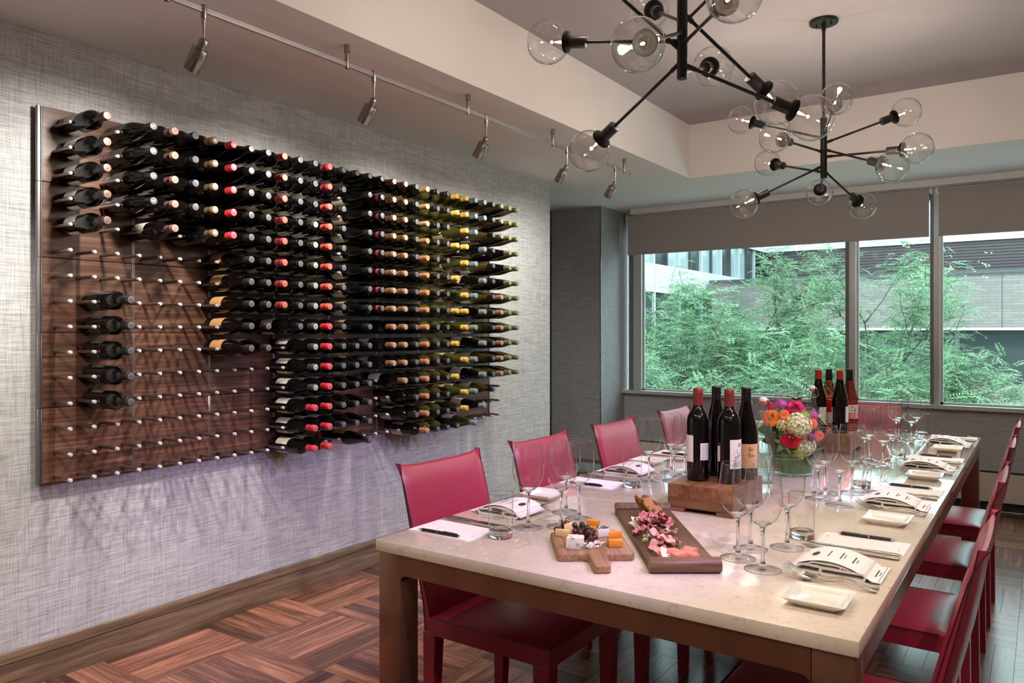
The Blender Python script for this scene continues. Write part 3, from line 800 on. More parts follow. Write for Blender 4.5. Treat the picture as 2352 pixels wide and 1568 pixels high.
put(23, [0, 1, 3, 5, 7, 9, 11], 'burgundy', 'olive', 'yellow', 1, 'cream'); put(23, [13, 14], 'bordeaux', 'dark', 'black', 1, 'gold')
put(24, [0, 1, 2, 3, 4, 6, 7, 8, 10, 12, 13], 'burgundy', 'olive', 'yellow', 1, 'gold')
put(25, [0, 1, 2, 4, 6, 8, 10, 12, 14], 'burgundy', 'olive', 'slate', 1, 'cream'); put(26, [0, 1, 3, 5, 7, 9, 11, 13], 'burgundy', 'dark', 'slate', 1, 'cream')
put(27, R(0, 12), 'burgundy', 'amber', 'black', 0, 'cream')
put(28, R(0, 2), 'burgundy', 'amber', 'olive', 0, 'cream'); put(28, R(6, 11), 'burgundy', 'amber', 'bronze', 1, None)
put(29, R(0, 11), 'burgundy', 'dark', 'olive', 1, None); put(30, R(0, 11), 'burgundy', 'amber', 'olive', 0, None)
CAPW = {'burgundy': 'dark-wine-capped', 'black': 'black-capped', 'copper': 'copper-capped', 'tan': 'tan-capped', 'red': 'red-capped', 'brown': 'dark-brown-capped', 'crimson': 'crimson-capped', 'scarlet': 'scarlet-capped',
        'graphite': 'charcoal-capped', 'sage': 'grey-green-capped', 'bronze': 'bronze-capped', 'sand': 'sand-capped', 'orange': 'copper-orange-capped', 'yellow': 'yellow-capped', 'slate': 'slate-blue-capped', 'olive': 'olive-capped'}
def ordn(k):
    w = ['first', 'second', 'third', 'fourth', 'fifth', 'sixth', 'seventh', 'eighth', 'ninth', 'tenth', 'eleventh', 'twelfth', 'thirteenth', 'fourteenth', 'fifteenth', 'sixteenth', 'seventeenth', 'eighteenth', 'nineteenth', 'twentieth']
    return w[k-1] if k <= 20 else '%d%s' % (k, {1: 'st', 2: 'nd', 3: 'rd'}.get(k % 10, 'th'))
for r in range(15):
    k = 0
    for n in range(31):
        if (n, r) not in SPEC: continue
        k += 1; sp = SPEC[(n, r)]
        rname = ['top', 'second', 'third', 'fourth', 'fifth', 'sixth', 'seventh', 'middle (eighth)', 'ninth', 'tenth', 'eleventh', 'twelfth', 'thirteenth', 'fourteenth', 'bottom'][r]
        t = thing('wine_bottle', '%s wine bottle, %s from left in the %s row of the wall rack' % (CAPW[sp[2]], ordn(k), rname), 'wine bottle', group='wine bottles lying on the wall rack')
        t.matrix_local = Tr(PF+.004, (PEGY(n)+PEGY(n+1))/2, PEGZ(r)+.0055) @ Ry(PI/2) @ Rz(PI + random.Random(n*31).uniform(-.5, .5) + random.uniform(-.12, .12))
        fill_bottle(t, *sp)

# ================================================================== CHANDELIERS
M_BULB = glow('bulb_glow', (1.0, .66, .30), 26)
M_FILM = glow('filament', (1.0, .82, .55), 40)
CH = {}
CH['socket'] = MB().lathe([(0, -.135), (.010, -.135), (.019, -.133), (.0195, -.13), (.0195, -.076), (0, -.076)], 16).mesh('socket', M_BLACK)
CH['flange'] = MB().lathe([(0, -.078), (.020, -.078), (.033, -.070), (.0345, -.062), (.033, -.059), (.029, -.062), (.016, -.066), (0, -.066)], 24).mesh('flange', plain('flange_black', (.002, .0016, .0015), .6, 0, .08))
gp = [(.0705*math.sin(PI*i/20), -.0705*math.cos(PI*i/20)) for i in range(3, 21)]; gp[-1] = (0, .0705)
CH['globe'] = MB().lathe(gp, 32).mesh('globe', M_GLOBE, 80)
CH['bulb'] = MB().lathe([(.006, -.066), (.0105, -.054), (.0115, -.042), (.009, -.026), (.004, -.012), (0, -.002)], 12).mesh('bulb', thinglass('bulb_glass', (1, .95, .85), (.8, .7, .5), 1.4))
CH['filament'] = MB().lathe([(0, -.058), (.0032, -.054), (.0042, -.044), (.0025, -.03), (0, -.02)], 10).mesh('filament', M_FILM)
def chandelier(sx, sy, hub0, hub1, arms, label):
    t = thing('globe_chandelier', label, 'chandelier', (sx, sy, hub0), group='black globe chandeliers over the table')
    top = TRAY - hub0 - .0005
    part('canopy', MB().lathe([(0, top-.016), (.066, top-.016), (.068, top-.013), (.068, top), (0, top)], 32), M_BLACK, t)
    for s in (-1, 1): part('canopy_screw', MB().lathe([(0, -.012), (.004, -.012), (.004, 0), (0, 0)], 8), M_BLACK, t, (s*.035, 0, top-.016))
    part('rod', MB().lathe([(0, hub1-hub0), (.008, hub1-hub0), (.008, top-.05), (.0105, top-.05), (.0105, top-.016), (0, top-.016)], 12), M_BLACK, t)
    part('hub', MB().lathe([(0, 0), (.0150, 0), (.0158, .001), (.0158, hub1-hub0), (0, hub1-hub0)], 20), M_BLACK, t)
    for (px, py, size, ay) in arms:
        d0 = proj((sx, sy, hub0))[2]; za = CAMH + (HOR-ay)/FPX*d0; a = Vector((sx, sy, min(za, hub1-.01)))
        r = ray(px, py); L = .44
        A = r.dot(r); B = 2*r.dot(CAM-a); C_ = (CAM-a).dot(CAM-a)-L*L; D = B*B-4*A*C_
        ds = FPX*.141/size
        if D < 0: d = -B/(2*A)
        else:
            c1, c2 = (-B-math.sqrt(D))/(2*A), (-B+math.sqrt(D))/(2*A); d = c1 if abs(c1-ds) < abs(c2-ds) else c2
        g = CAM + r*d; v = g-a; L = v.length; dr = v.normalized()
        arm = part('arm', MB().lathe([(0, 0), (.0075, 0), (.0075, .045), (.0055, .046), (.0055, L-.132), (0, L-.132)], 10), M_BLACK, t, M=Tr(a - t.location) @ aim(dr))
        for k in ('socket', 'flange', 'globe', 'bulb', 'filament'):
            link(k, CH[k], arm, (0, 0, L))
        ld = bpy.data.lights.new('bulb_lamp', 'POINT'); ld.energy = BULB_W; ld.color = (1, .84, .70); ld.shadow_soft_size = .004
        lo = bpy.data.objects.new('bulb_lamp', ld); COL.objects.link(lo); lo.parent = arm; lo.location = (0, 0, L+.012)
s1 = onx(1567, 100, -.905); s2 = onx(1892, 300, -.905)
chandelier(s1.x, s1.y, 2.105, 2.42, [(1259, 97, 98, 95), (1464.4, 103.6, 121, 74), (1492, 20, 82, 50), (1352.7, 346.8, 91, 140), (1638.7, 152.7, 88, 165), (1784.5, 236.5, 99, 28),
                                    (1863.8, 271, 107, 147), (1687, -15, 116, 103), (1330, -90, 105, 118), (1745, -120, 108, 57)], 'nearer black globe chandelier, cut off by the top edge')
Z8 = lambda y: 180 + y/4.3556
chandelier(s2.x, s2.y, 2.10, 2.40, [(1701.5, 275.3, 60.8, Z8(600)), (1779, 315.5, 68.9, Z8(740)), (1763, 374.7, 59.7, Z8(940)), (1708.4, 468, 65.4, Z8(870)), (1882, 440.6, 60.8, Z8(960)),
                                    (1981.4, 472.7, 62, Z8(920)), (2049, 382, 71, Z8(710)), (2107, 340.7, 69, Z8(785)), (2082, 258, 65, Z8(650)), (1921, 227, 69, Z8(560))], 'farther black globe chandelier hanging whole before the blind')

# ================================================================== TABLE
TBX0, TBX1, TBY0, TBY1 = -1.537, -.285, 1.547, 4.886
t = thing('dining_table', 'long dining table with pale speckled stone top on bronze frame', 'table', ((TBX0+TBX1)/2, (TBY0+TBY1)/2, 0))
hx, hy = (TBX1-TBX0)/2, (TBY1-TBY0)/2
part('tabletop', MB().rbox(-hx, hx, -hy, hy, TZ-.032, TZ, .003, 2), M_QUARTZ, t)
FZ = TZ-.0325; IN = .006; LW = .082; LD = .075
for sx in (-1, 1):
    for sy in (-1, 1):
        x0, x1 = sorted((sx*(hx-IN), sx*(hx-IN-LW))); y0, y1 = sorted((sy*(hy-IN), sy*(hy-IN-LD)))
        part('leg', MB().rbox(x0, x1, y0, y1, 0, FZ, .005, 2), M_BRONZE, t)
for sy in (-1, 1):
    y0, y1 = sorted((sy*(hy-IN), sy*(hy-IN-.04)))
    ax = hx-IN-LW
    pts = [(-ax, FZ), (-ax, FZ-.075)] + [(-ax+.02-.02*math.cos(a), FZ-.075+.02*math.sin(a)) for a in (PI/6, PI/3, PI/2)] + [(ax-.02+.02*math.cos(a), FZ-.075+.02*math.sin(a)) for a in (PI/2, PI/3, PI/6)] + [(ax, FZ-.075), (ax, FZ)]
    part('end_rail', MB().prism([(p[0], -p[1]) for p in pts], 0, .04, M=Tr(0, y0, 0) @ Rx(-PI/2) @ Sc(1, 1, 1)), M_BRONZE, t)
for sx in (-1, 1):
    x0, x1 = sorted((sx*(hx-IN), sx*(hx-IN-.04)))
    part('side_rail', MB().box(x0, x1, -hy+IN+LD+.0005, hy-IN-LD-.0005, FZ-.055, FZ), M_BRONZE, t)

# ================================================================== CHAIRS
def make_chair(label):
    t = thing('dining_chair', label, 'chair', group='red leather dining chairs')
    # seat with gently crowned cushion
    nx, ny = 9, 9
    def top(u, v):
        e = max(abs(u), abs(v)); r = .008*max(0, (e-.85)/.15)**2
        return (-.222+.444*(u+1)/2 if True else 0, .213*v, .452 + .010*(1-u*u)*(1-v*v) - r)
    us = [-1, -.96, -.85, -.5, 0, .5, .85, .96, 1]
    P = [[top(u, v) for v in us] for u in us]; Q = [[(p[0], p[1], .392) for p in row] for row in P]
    seat = part('seat', MB().slab(P, Q), M_LEATHER, t, smooth=50)
    rim = [(-.20, -.2135), (.222, -.2135), (.222, .2135), (-.20, .2135)]
    part('piping', MB().tube([(x, y, .4455) for x, y in rim], .0020, 6), M_PIPING, seat)
    # backrest: reclined, hollowed slab with flared upper corners
    def back(u, w, off):
        z0 = .40; ztop = .898 + .014*abs(u)**5
        z = z0 + (ztop-z0)*w
        x = -.218 - .118*max(0, (z-.44)/.47)**1.15 - .014*(1-u*u)*math.sin(PI*min(1, w*.9))
        hw = .205 + .006*w
        if off: x -= .040 - .016*w**3 - .012*max(0, (abs(u)-.75)/.25)**2
        else: x -= .014*max(0, (abs(u)-.78)/.22)**2*min(1, w*3) + .016*max(0, (w-.86)/.14)**2
        return (x, hw*u, z)
    uu = [-1, -.97, -.92, -.86, -.78, -.5, -.25, 0, .25, .5, .78, .86, .92, .97, 1]; ww_ = [0, .15, .3, .45, .6, .75, .86, .91, .95, .98, 1]
    P = [[back(u, w, 0) for w in ww_] for u in uu]; Q = [[back(u, w, 1) for w in ww_] for u in uu]
    bk = part('backrest', MB().slab(Q, P), M_LEATHER, t, smooth=60)
    for off in (0, 1):
        loop = [back(-1, w, off) for w in ww_] + [back(u, 1, off) for u in uu[1:]] + [back(1, w, off) for w in reversed(ww_[:-1])]
        nw = len(ww_)
        for seg in (loop[:nw], loop[-nw:]): part('piping', MB().tube(seg, .0018, 6), M_PIPING, bk)
    for sy in (-1, 1):
        def leg(x, y, xb, w0, w1, z1):
            v = []
            for z, cx_, w in ((0, xb, w1), (z1, x, w0)):
                v += [(cx_-w, y-w*.9, z), (cx_+w, y-w*.9, z), (cx_+w, y+w*.9, z), (cx_-w, y+w*.9, z)]
            b = MB().add(v, [(3, 2, 1, 0), (4, 5, 6, 7), (0, 1, 5, 4), (1, 2, 6, 5), (2, 3, 7, 6), (3, 0, 4, 7)])
            bm = bmesh.new(); bm.from_mesh(b.mesh('tmp', M_LEATHER, 0))
            bmesh.ops.bevel(bm, geom=list(bm.edges), offset=.004, segments=2, profile=.5, affect='EDGES')
            me = bpy.data.meshes.new('leg'); bm.to_mesh(me); bm.free(); me.materials.append(M_LEATHER); return me
        link('leg', leg(.195, sy*.189, .195, .026, .018, .3915), t)
        link('leg', leg(-.224, sy*.189, -.235, .026, .018, .3995), t)
    return t
CHN = [(-1.36, 2.04, 0, 'red leather dining chair on the wall side, nearest the camera, seat showing under table'),
       (-1.36, 2.67, 0, 'red leather dining chair on the wall side, second from the camera'),
       (-1.36, 3.33, 0, 'red leather dining chair on the wall side, third, in front of the dark column'),
       (-1.36, 4.07, 0, 'red leather dining chair on the wall side, farthest, below the window sill'),
       (-.455, 1.965, PI, 'red leather dining chair on the right side, nearest, tall back at right edge'),
       (-.455, 2.79, PI, 'red leather dining chair on the right side, second from the camera'),
       (-.455, 3.58, PI, 'red leather dining chair on the right side, third from the camera'),
       (-.455, 4.30, PI, 'red leather dining chair on the right side, farthest, beside the far table leg'),
       (-.91, 4.735, -PI/2, 'red leather dining chair at the far head of the table below the window')]
ch0 = make_chair(CHN[0][3]); ch0.location = (CHN[0][0], CHN[0][1], 0)
for x, y, a, lb in CHN[1:]: dup(ch0, loc=(x, y, 0), rz=a, label=lb)

# ================================================================== PLACE SETTINGS
def rsq(h, z, n=4, r=.25):
    pts = []
    for q in range(4):
        for i in range(n+1):
            a = PI/2*q + PI/2*i/n
            cx_, cy_ = [(1, 1), (-1, 1), (-1, -1), (1, -1)][q]
            rr = h*r; pts.append((cx_*(h-rr)+rr*math.cos(a), cy_*(h-rr)+rr*math.sin(a), z))
    return pts
def ringmesh(rings):
    b = MB(); n = len(rings[0]); vs = [p for r in rings for p in r]; fs = []
    for i in range(len(rings)-1):
        for k in range(n): fs.append((i*n+k, i*n+(k+1) % n, (i+1)*n+(k+1) % n, (i+1)*n+k))
    fs.append(tuple(reversed(range(n)))); fs.append(tuple(range((len(rings)-1)*n, len(rings)*n)))
    return b.add(vs, fs)
plate_m = ringmesh([rsq(.040, 0, r=.2), rsq(.042, .003, r=.2), rsq(.052, .010, r=.14), rsq(.0635, .0185, r=.08), rsq(.064, .0200, r=.08), rsq(.063, .0208, r=.08), rsq(.0495, .0165, r=.12), rsq(.046, .009, r=.16), rsq(.043, .0075, r=.18)]).mesh('side_plate', M_CHINA, 50)
bowl_m = MB().lathe([(.0218, .1143), (.034, .1265), (.0435, .146), (.0474, .169), (.0468, .192), (.0435, .218), (.0397, .2422)], 32).lathe([(.0393+.0006*math.cos(a), .2424+.0007*math.sin(a)) for a in [2*PI*i/6 for i in range(7)]], 32, 1).mesh('bowl', [M_GLASSBOWL, M_GLASSRIM], 80)
stem_m = MB().lathe([(.0125, .0088), (.0068, .016), (.0044, .030), (.0038, .060), (.0042, .090), (.0062, .102), (.0120, .1085), (.0215, .1140), (.018, .1150), (.010, .1128), (0, .1118)], 24).mesh('stem', M_GLASSREAL, 80)
foot_m = MB().lathe([(.0435, .0004), (.0442, .0010), (.0435, .0019), (.030, .0042), (.0127, .0087)], 32).lathe([(.0438+.0007*math.cos(a), .0011+.0007*math.sin(a)) for a in [2*PI*i/6 for i in range(7)]], 32, 1).mesh('foot', [M_GLASSFOOT, M_GLASSSOLID], 80)
tumw_m = MB().lathe([(.0338, .017), (.0345, .05), (.0355, .09), (.0366, .124)], 32).lathe([(.0362+.0009*math.cos(a), .1242+.0009*math.sin(a)) for a in [2*PI*i/6 for i in range(7)]], 32, 1).mesh('tumbler_wall', [M_GLASSBOWL, M_GLASSRIM], 80)
tumb_m = MB().lathe([(0, .0003), (.031, .0003), (.0332, .0018), (.0337, .0170), (.0325, .0225), (.028, .0190), (0, .0165)], 28).mesh('tumbler_base', M_GLASSREAL, 60)
def wineglass(label):
    t = thing('wine_glass', label, 'wine glass', group='empty wine glasses on the table')
    link('bowl', bowl_m, t); link('stem', stem_m, t); link('foot', foot_m, t); return t
def tumbler(label):
    t = thing('water_tumbler', label, 'tumbler', group='thick-based water tumblers')
    link('wall', tumw_m, t); link('thick_base', tumb_m, t); return t
# cutlery along local -X from the handle end at 0
def fork_meshes():
    L = .205
    hp_ = []; rs = []
    for i in range(13):
        s = i/12*.135; hp_.append((-s, 0, .0040 + .010*math.sin(PI*min(1, s/.13))**2)); rs.append(.0062 - .0028*(i/12))
    h = MB().tube(hp_, rs, 8, flat=.5).mesh('handle', M_HAMMER, 60)
    b = MB(); P = []; Q = []
    for i in range(5):
        s = .133 + .030*i/4; w = .003 + .009*math.sin(PI/2*i/4); z = .0045 + .004*(i/4)**2
        P.append([(-s, -w, z+.001), (-s, 0, z), (-s, w, z+.001)]); Q.append([(-s, -w, z-.0008), (-s, 0, z-.0018), (-s, w, z-.0008)])
    b.slab(P, Q)
    for k in range(4):
        y = -.0102 + .0068*k; pts = [(-.162 - .043*f, y, .0085 + .020*f**1.6) for f in (0, .25, .5, .75, 1)]
        b.tube(pts, [.0017, .0016, .0015, .0013, .0008], 6)
    return h, b.mesh('tines', M_STEEL, 60)
fk_h, fk_t = fork_meshes()
def knife_meshes():
    h = MB().tube([(0, 0, .0045), (-.01, 0, .0048), (-.06, 0, .0048), (-.105, 0, .0044)], [.0045, .0062, .0056, .0042], 8, flat=.7).mesh('handle', M_HAMMER, 60)
    pts = [(-.104, -.004), (-.13, -.0075), (-.19, -.0085), (-.225, -.006), (-.240, .001), (-.22, .005), (-.15, .0055), (-.104, .004)]
    return h, MB().prism(pts, .0035, .0052).mesh('blade', M_STEEL, 30)
kn_h, kn_b = knife_meshes()
pen_b = MB().tube([(0, 0, 0), (-.005, 0, 0), (-.07, 0, 0), (-.071, 0, 0), (-.128, 0, 0)], [.0035, .0046, .0048, .0048, .0044], 10).mesh('barrel', M_PEN)
pen_t = MB().tube([(-.128, 0, 0), (-.134, 0, 0), (-.142, 0, 0)], [.0042, .003, .001], 10).tube([(.0, 0, 0), (.006, 0, 0)], .0028, 8).tube([(-.071, 0, 0), (-.074, 0, 0)], .0051, 12).mesh('metal_tip', M_STEEL)
pen_c = MB().rbox(-.052, -.004, -.0015, .0015, .0048, .0064, .0005, 1).mesh('clip', M_STEEL)
# folded napkin and the arched menu card lying on it
def stadium(cx_, cz, hl, hr, y0, y1, th=.006, n=7):
    out = []; inn = []
    for s in (1, -1):
        for i in range(n+1):
            a = -PI/2 + PI*i/n if s == 1 else PI/2 + PI*i/n
            out.append((cx_ + s*(hl-hr) + hr*math.cos(a), cz + hr*math.sin(a))); inn.append((cx_ + s*(hl-hr) + (hr-th)*math.cos(a), cz + (hr-th)*math.sin(a)*.8))
    m = len(out); vs = [(x, y, z) for y in (y0, y1) for lst in (out, inn) for x, z in lst]; fs = []
    for k in range(m):
        j = (k+1) % m
        fs += [(k, j, 2*m+j, 2*m+k), (m+j, m+k, 3*m+k, 3*m+j), (j, k, m+k, m+j), (2*m+k, 2*m+j, 3*m+j, 3*m+k)]
    return vs, fs
arch = lambda x: max(.0035, .034*(1-((x+.14)/.105)**2)) if x > -.14 else max(.014, .034*(1-((x+.14)/.10)**2))
nb = MB(); nb.add(*stadium(-.105, .0105, .052, .010, -.085, .050, .004)); nb.add(*stadium(-.180, .0115, .030, .0108, -.082, .052, .004)); nb.add(*stadium(-.143, .0235, .036, .0068, -.084, .050, .003))
xs = [-.222 + .142*i/14 for i in range(15)]; ys = [-.080 + .135*i/4 for i in range(5)]
P = [[(x, y + .004*math.sin(x*70), min(arch(x)-.0025, .031)) for y in ys] for x in xs]; Q = [[(p[0], p[1], max(.001, p[2]-.004)) for p in row] for row in P]
nb.slab(Q, P); nap_m = nb.mesh('folded_napkin', M_LINEN, 60)
xs = [-.205 + .183*i/20 for i in range(21)]; ys = [-.086, -.016, .054]
P = [[(x, y - .10*(x+.1)*.18, arch(x)+.0022) for y in ys] for x in xs]; Q = [[(p[0], p[1], p[2]-.0007) for p in row] for row in P]
menu_m = MB().slab(Q, P).mesh('menu_card', M_PAPER, 60)
pr = MB(); rr = random.Random(4)
def line(x, w=.0026, ln=.05):
    y = -.016 - ln/2
    while y < -.016 + ln/2:
        l = rr.uniform(.004, .010); z = arch(x)+.0026; sh = -.10*(x+.1)*.18
        pr.add([(x-w/2, y+sh, arch(x-w/2)+.0027), (x+w/2, y+sh, arch(x+w/2)+.0027), (x+w/2, y+l+sh, arch(x+w/2)+.0027), (x-w/2, y+l+sh, arch(x-w/2)+.0027)], [(0, 1, 2, 3)]); y += l + .0016
for x, k in ((-.146, 1), (-.118, 2), (-.090, 2), (-.064, 2), (-.040, 2)):
    line(x, .003, .052)
    if k == 2: line(x+.007, .002, .026)
ov = [(.0085*math.cos(2*PI*i/20)-.178, .019*math.sin(2*PI*i/20)-.016) for i in range(20)]
pr.add([(x, y, arch(x)+.0028) for x, y in ov] + [(-.178, -.016, arch(-.178)+.003)], [(i, (i+1) % 20, 20) for i in range(20)])
for x0 in (-.0285,):
    pr.add([(x0, -.082, arch(x0)+.0027), (x0+.0012, -.082, arch(x0+.001)+.0027), (x0+.0012,   .05, arch(x0+.001)+.0027), (x0,   .05, arch(x0)+.0027)], [(0, 1, 2, 3)])
print_m = pr.mesh('print', M_INK, 0)
sheet_m = MB().rbox(-.11, .11, -.07, .07, 0, .0028, .0006, 1).mesh('notepad_sheet', M_PAPER)
sp_ = MB()
for i in range(5): sp_.box(-.096+.0022*0, -.0945, .012+.005*i, .0155+.005*i, .0029, .0031)
sheetp_m = sp_.mesh('print', M_INK, 0)
sp_ = MB()
for i in range(3): sp_.box(.092, .0932, -.03+.005*i, -.0265+.005*i, .0029, .0031)
sheetq_m = sp_.mesh('print', M_INK, 0)
POS = {'R': ['nearest right-hand place', 'second right-hand place', 'third right-hand place', 'farthest right-hand place'],
       'L': ['nearest wall-side place', 'second wall-side place', 'third wall-side place', 'farthest wall-side place']}
GP = [(-.358, -.060), (-.358, .042), (-.277, -.120), (-.282, .108)]
GW = {'R': ['left one of the cluster', 'back-left one of the cluster', 'foremost of the cluster', 'back-right one of the cluster'],
      'L': ['right one of the cluster', 'foremost middle one of the cluster', 'rearmost of the cluster', 'leftmost of the cluster']}
def single(name, me, label, cat, M, group=None):
    o = link(name, me); o.matrix_local = M; return tag(o, label, cat, group)
rj = random.Random(21)
for side in 'RL':
    for k in range(4):
        yc = 2.0 + .845*k
        if side == 'L' and k == 3: yc -= .05
        M0 = Tr(-.285, yc, TZ+.0003) if side == 'R' else Tr(-1.537, yc, TZ+.0003) @ Rz(PI)
        w = POS[side][k]; j = lambda a=.004: rj.uniform(-a, a)
        single('side_plate', plate_m, 'small square white plate at the ' + w, 'plate', M0 @ Tr(-.107+j(), (-.285 if side == 'R' else -.262)+j(), 0) @ Rz(j(.03)), 'square side plates')
        single('folded_napkin', nap_m, 'white folded napkin under the menu card at the ' + w, 'napkin', M0 @ Tr(0, j(), 0), 'folded napkins')
        t = thing('menu_card', 'white printed menu card curving over the napkin at the ' + w, 'menu', group='menu cards'); t.matrix_local = M0 @ Tr(0, 0, .0003)
        link('card', menu_m, t); link('print', print_m, t)
        t = thing('notepad_sheet', 'blank white note sheet under the pen at the ' + w, 'paper', group='note sheets'); t.matrix_local = M0 @ Tr(-.123, .262, 0) @ Rz(j(.02))
        link('sheet', sheet_m, t); link('print', sheetp_m, t); link('print', sheetq_m, t)
        t = thing('ballpoint_pen', 'black ballpoint pen on the note sheet at the ' + w, 'pen', group='black pens'); t.matrix_local = M0 @ Tr(-.19 if True else 0, .318+j(), .0078) @ Rz(PI + j(.04))
        link('barrel', pen_b, t); link('metal_tip', pen_t, t); link('clip', pen_c, t)
        for q, (yy, wd) in enumerate(((-.118, 'napkin'), (-.146, 'plate'))):
            t = thing('fork', 'steel fork with hammered handle, the one nearer the %s, at the %s' % (wd, w), 'fork', group='hammered forks'); t.matrix_local = M0 @ Tr(-.020, yy, .0003) @ Rz(-.03 + j(.015))
            link('handle', fk_h, t); link('tines', fk_t, t)
        for q, (yy, wd) in enumerate(((.150, 'napkin'), (.174, 'note sheet'))):
            t = thing('knife', 'steel knife with hammered handle, the one nearer the %s, at the %s' % (wd, w), 'knife', group='hammered knives'); t.matrix_local = M0 @ Tr(-.016, yy, .0003 if q == 0 else .0031) @ Rz(j(.02))
            link('handle', kn_h, t); link('blade', kn_b, t)
        t = tumbler('clear water tumbler with thick base at the ' + w); t.matrix_local = M0 @ Tr(-.275+j(), .236+j(), 0)
        for q, (gx, gy) in enumerate(GP):
            t = wineglass('empty wine glass at the %s, %s' % (w, GW[side][q])); t.matrix_local = M0 @ Tr(gx+j(.001), gy+j(.001), 0)

# ================================================================== TABLE CENTRE
M_OAK = wood('butcher_oak', [(.11, .042, .016), (.21, .088, .036), (.32, .145, .065)], (40, 3, 40), .42, rnd=.28)
M_OAKX = wood('butcher_oak_x', [(.09, .036, .014), (.18, .078, .032), (.28, .13, .06)], (3, 40, 50), .42, rnd=.12)
M_BOARD = wood('paddle_oak', [(.15, .075, .038), (.29, .155, .083), (.42, .25, .15)], (3, 90, 90), .5, rnd=.1, detail=4)
M_BOARDD = wood('serving_walnut', [(.055, .026, .014), (.135, .066, .036), (.23, .12, .068)], (3, 80, 80), .45, rnd=.05)
RH = .088
def riser(x0, x1, y0, y1, label):
    cx_, cy_ = (x0+x1)/2, (y0+y1)/2
    t = thing('bottle_riser', label, 'wooden block', (cx_, cy_, TZ+.0003), group='butcher block risers')
    a, b_ = (x1-x0)/2, (y1-y0)/2; n = 6; w = 2*a/n
    for i in range(n):
        part('stave', MB().rbox(-a+w*i+.0002, -a+w*(i+1)-.0002, -b_, b_, .046, RH, .0008, 1), M_OAK, t)
    part('lower_block', MB().rbox(-a, a, -b_, b_, .0135, .0458, .001, 1), M_OAKX, t)
    for sx in (-1, 1):
        for sy in (-1, 1):
            f = MB(); xs_ = sorted((sx*a, sx*(a-.055))); ys_ = sorted((sy*b_, sy*(b_-.05)))
            part('foot', f.rbox(xs_[0], xs_[1], ys_[0], ys_[1], 0, .0133, .002, 1), M_OAKX, t)
    return t
riser(-1.005, -.79, 2.335, 2.635, 'butcher block riser under the four nearer wine bottles')
riser(-.968, -.748, 3.855, 4.15, 'butcher block riser under the four farther wine bottles')
M_TGLASS = plain('red_wine_glass', (.003, .0015, .0015), .04, spec=.5)
M_ROSE = thinglass('rose_wine_bottle', (.88, .34, .27), (.40, .06, .05), 1.5, 1.0, power=2)
GL['table'] = M_TGLASS; GL['rose'] = M_ROSE
M_LBLW = plain('label_paper', (.74, .71, .64), .6); M_LBLO = plain('label_peach', (.66, .37, .19), .6); M_PINK = plain('label_pink', (.70, .10, .20), .6); M_LBLK = plain('label_blackwhite', (.60, .58, .56), .6, var=.9, bscale=160)
LBL['paper'] = M_LBLW; LBL['peach'] = M_LBLO; LBL['bw'] = M_LBLK; LBL['pinkband'] = M_PINK
M_CAPK = {'seal': 'crimson'}
CAPC['sealred'] = (.20, .018, .016); ENDC['sealred'] = (.2, .018, .016); CAPC['brightred'] = (.36, .015, .02); ENDC['brightred'] = (.36, .015, .02)
def curve_text(s, size, r, ang, z, mat, t):
    """lettering bent round the bottle"""
    me = textmesh(s, size, mat)
    for v in me.vertices:
        a = ang + v.co.x/r; rr_ = r + .0004 + v.co.z
        v.co = Vector((rr_*math.cos(a), rr_*math.sin(a), z + v.co.y))
    return link('lettering', me, t)
def textlines(t, ang, z0, z1, wid, n, r=.0378):
    b = MB(); q = random.Random(n)
    for i in range(n):
        z = z1-(z1-z0)*i/(n-1); a = ang-wid
        while a < ang+wid:
            l = q.uniform(.04, .12)
            b.add([(r*math.cos(a), r*math.sin(a), z), (r*math.cos(a+l), r*math.sin(a+l), z), (r*math.cos(a+l), r*math.sin(a+l), z+.0016), (r*math.cos(a), r*math.sin(a), z+.0016)], [(0, 1, 2, 3)]); a += l+.02
    part('print', b, M_INK, t, smooth=0)
def table_bottle(kind, gl, cap, rings, x, y, label):
    t = thing('wine_bottle', label, 'wine bottle', (x, y, TZ+.0006+RH), group='wine bottles standing on the table')
    link('glass_body', body(kind, gl), t); a, b_ = capmesh(cap, rings); k = link('capsule', a, t); link('cap_end', b_, k)
    return t
# direction from a bottle to the camera
def ang_to_cam(x, y): return math.atan2(-y, -x)
RCYL = .0376
b1 = table_bottle('bordeaux', 'table', 'sealred', 0, -.943, 2.440, 'red-sealed wine bottle at the left of the nearer riser, back label showing'); a = ang_to_cam(-.943, 2.44)
link('label', lmesh('paper', .063, .150, .62), b1, M=Rz(a-1.05)); k = link('back_label', lmesh('paper', .070, .125, .42), b1, M=Rz(a+.62)); textlines(b1, a+.62, .074, .118, .34, 9)
b2 = table_bottle('burgundy', 'table', 'black', 1, -.924, 2.560, 'black-capped wine bottle standing behind on the left of the nearer riser')
link('back_label', lmesh('paper', .07, .12, .4), b2, M=Rz(ang_to_cam(-.924, 2.56)+2.0))
b3 = table_bottle('bordeaux', 'table', 'sealred', 0, -.842, 2.452, 'red-sealed wine bottle at the middle front of the nearer riser, cream label'); a = ang_to_cam(-.842, 2.452)
link('label', lmesh('paper', .050, .143, .72), b3, M=Rz(a+.78)); link('back_label', lmesh('paper', .07, .12, .25), b3, M=Rz(a-1.15))
curve_text('Ju', .016, RCYL, a+1.0, .127, M_INK, b3); textlines(b3, a+.75, .058, .068, .4, 3)
sk = MB(); q = random.Random(2)
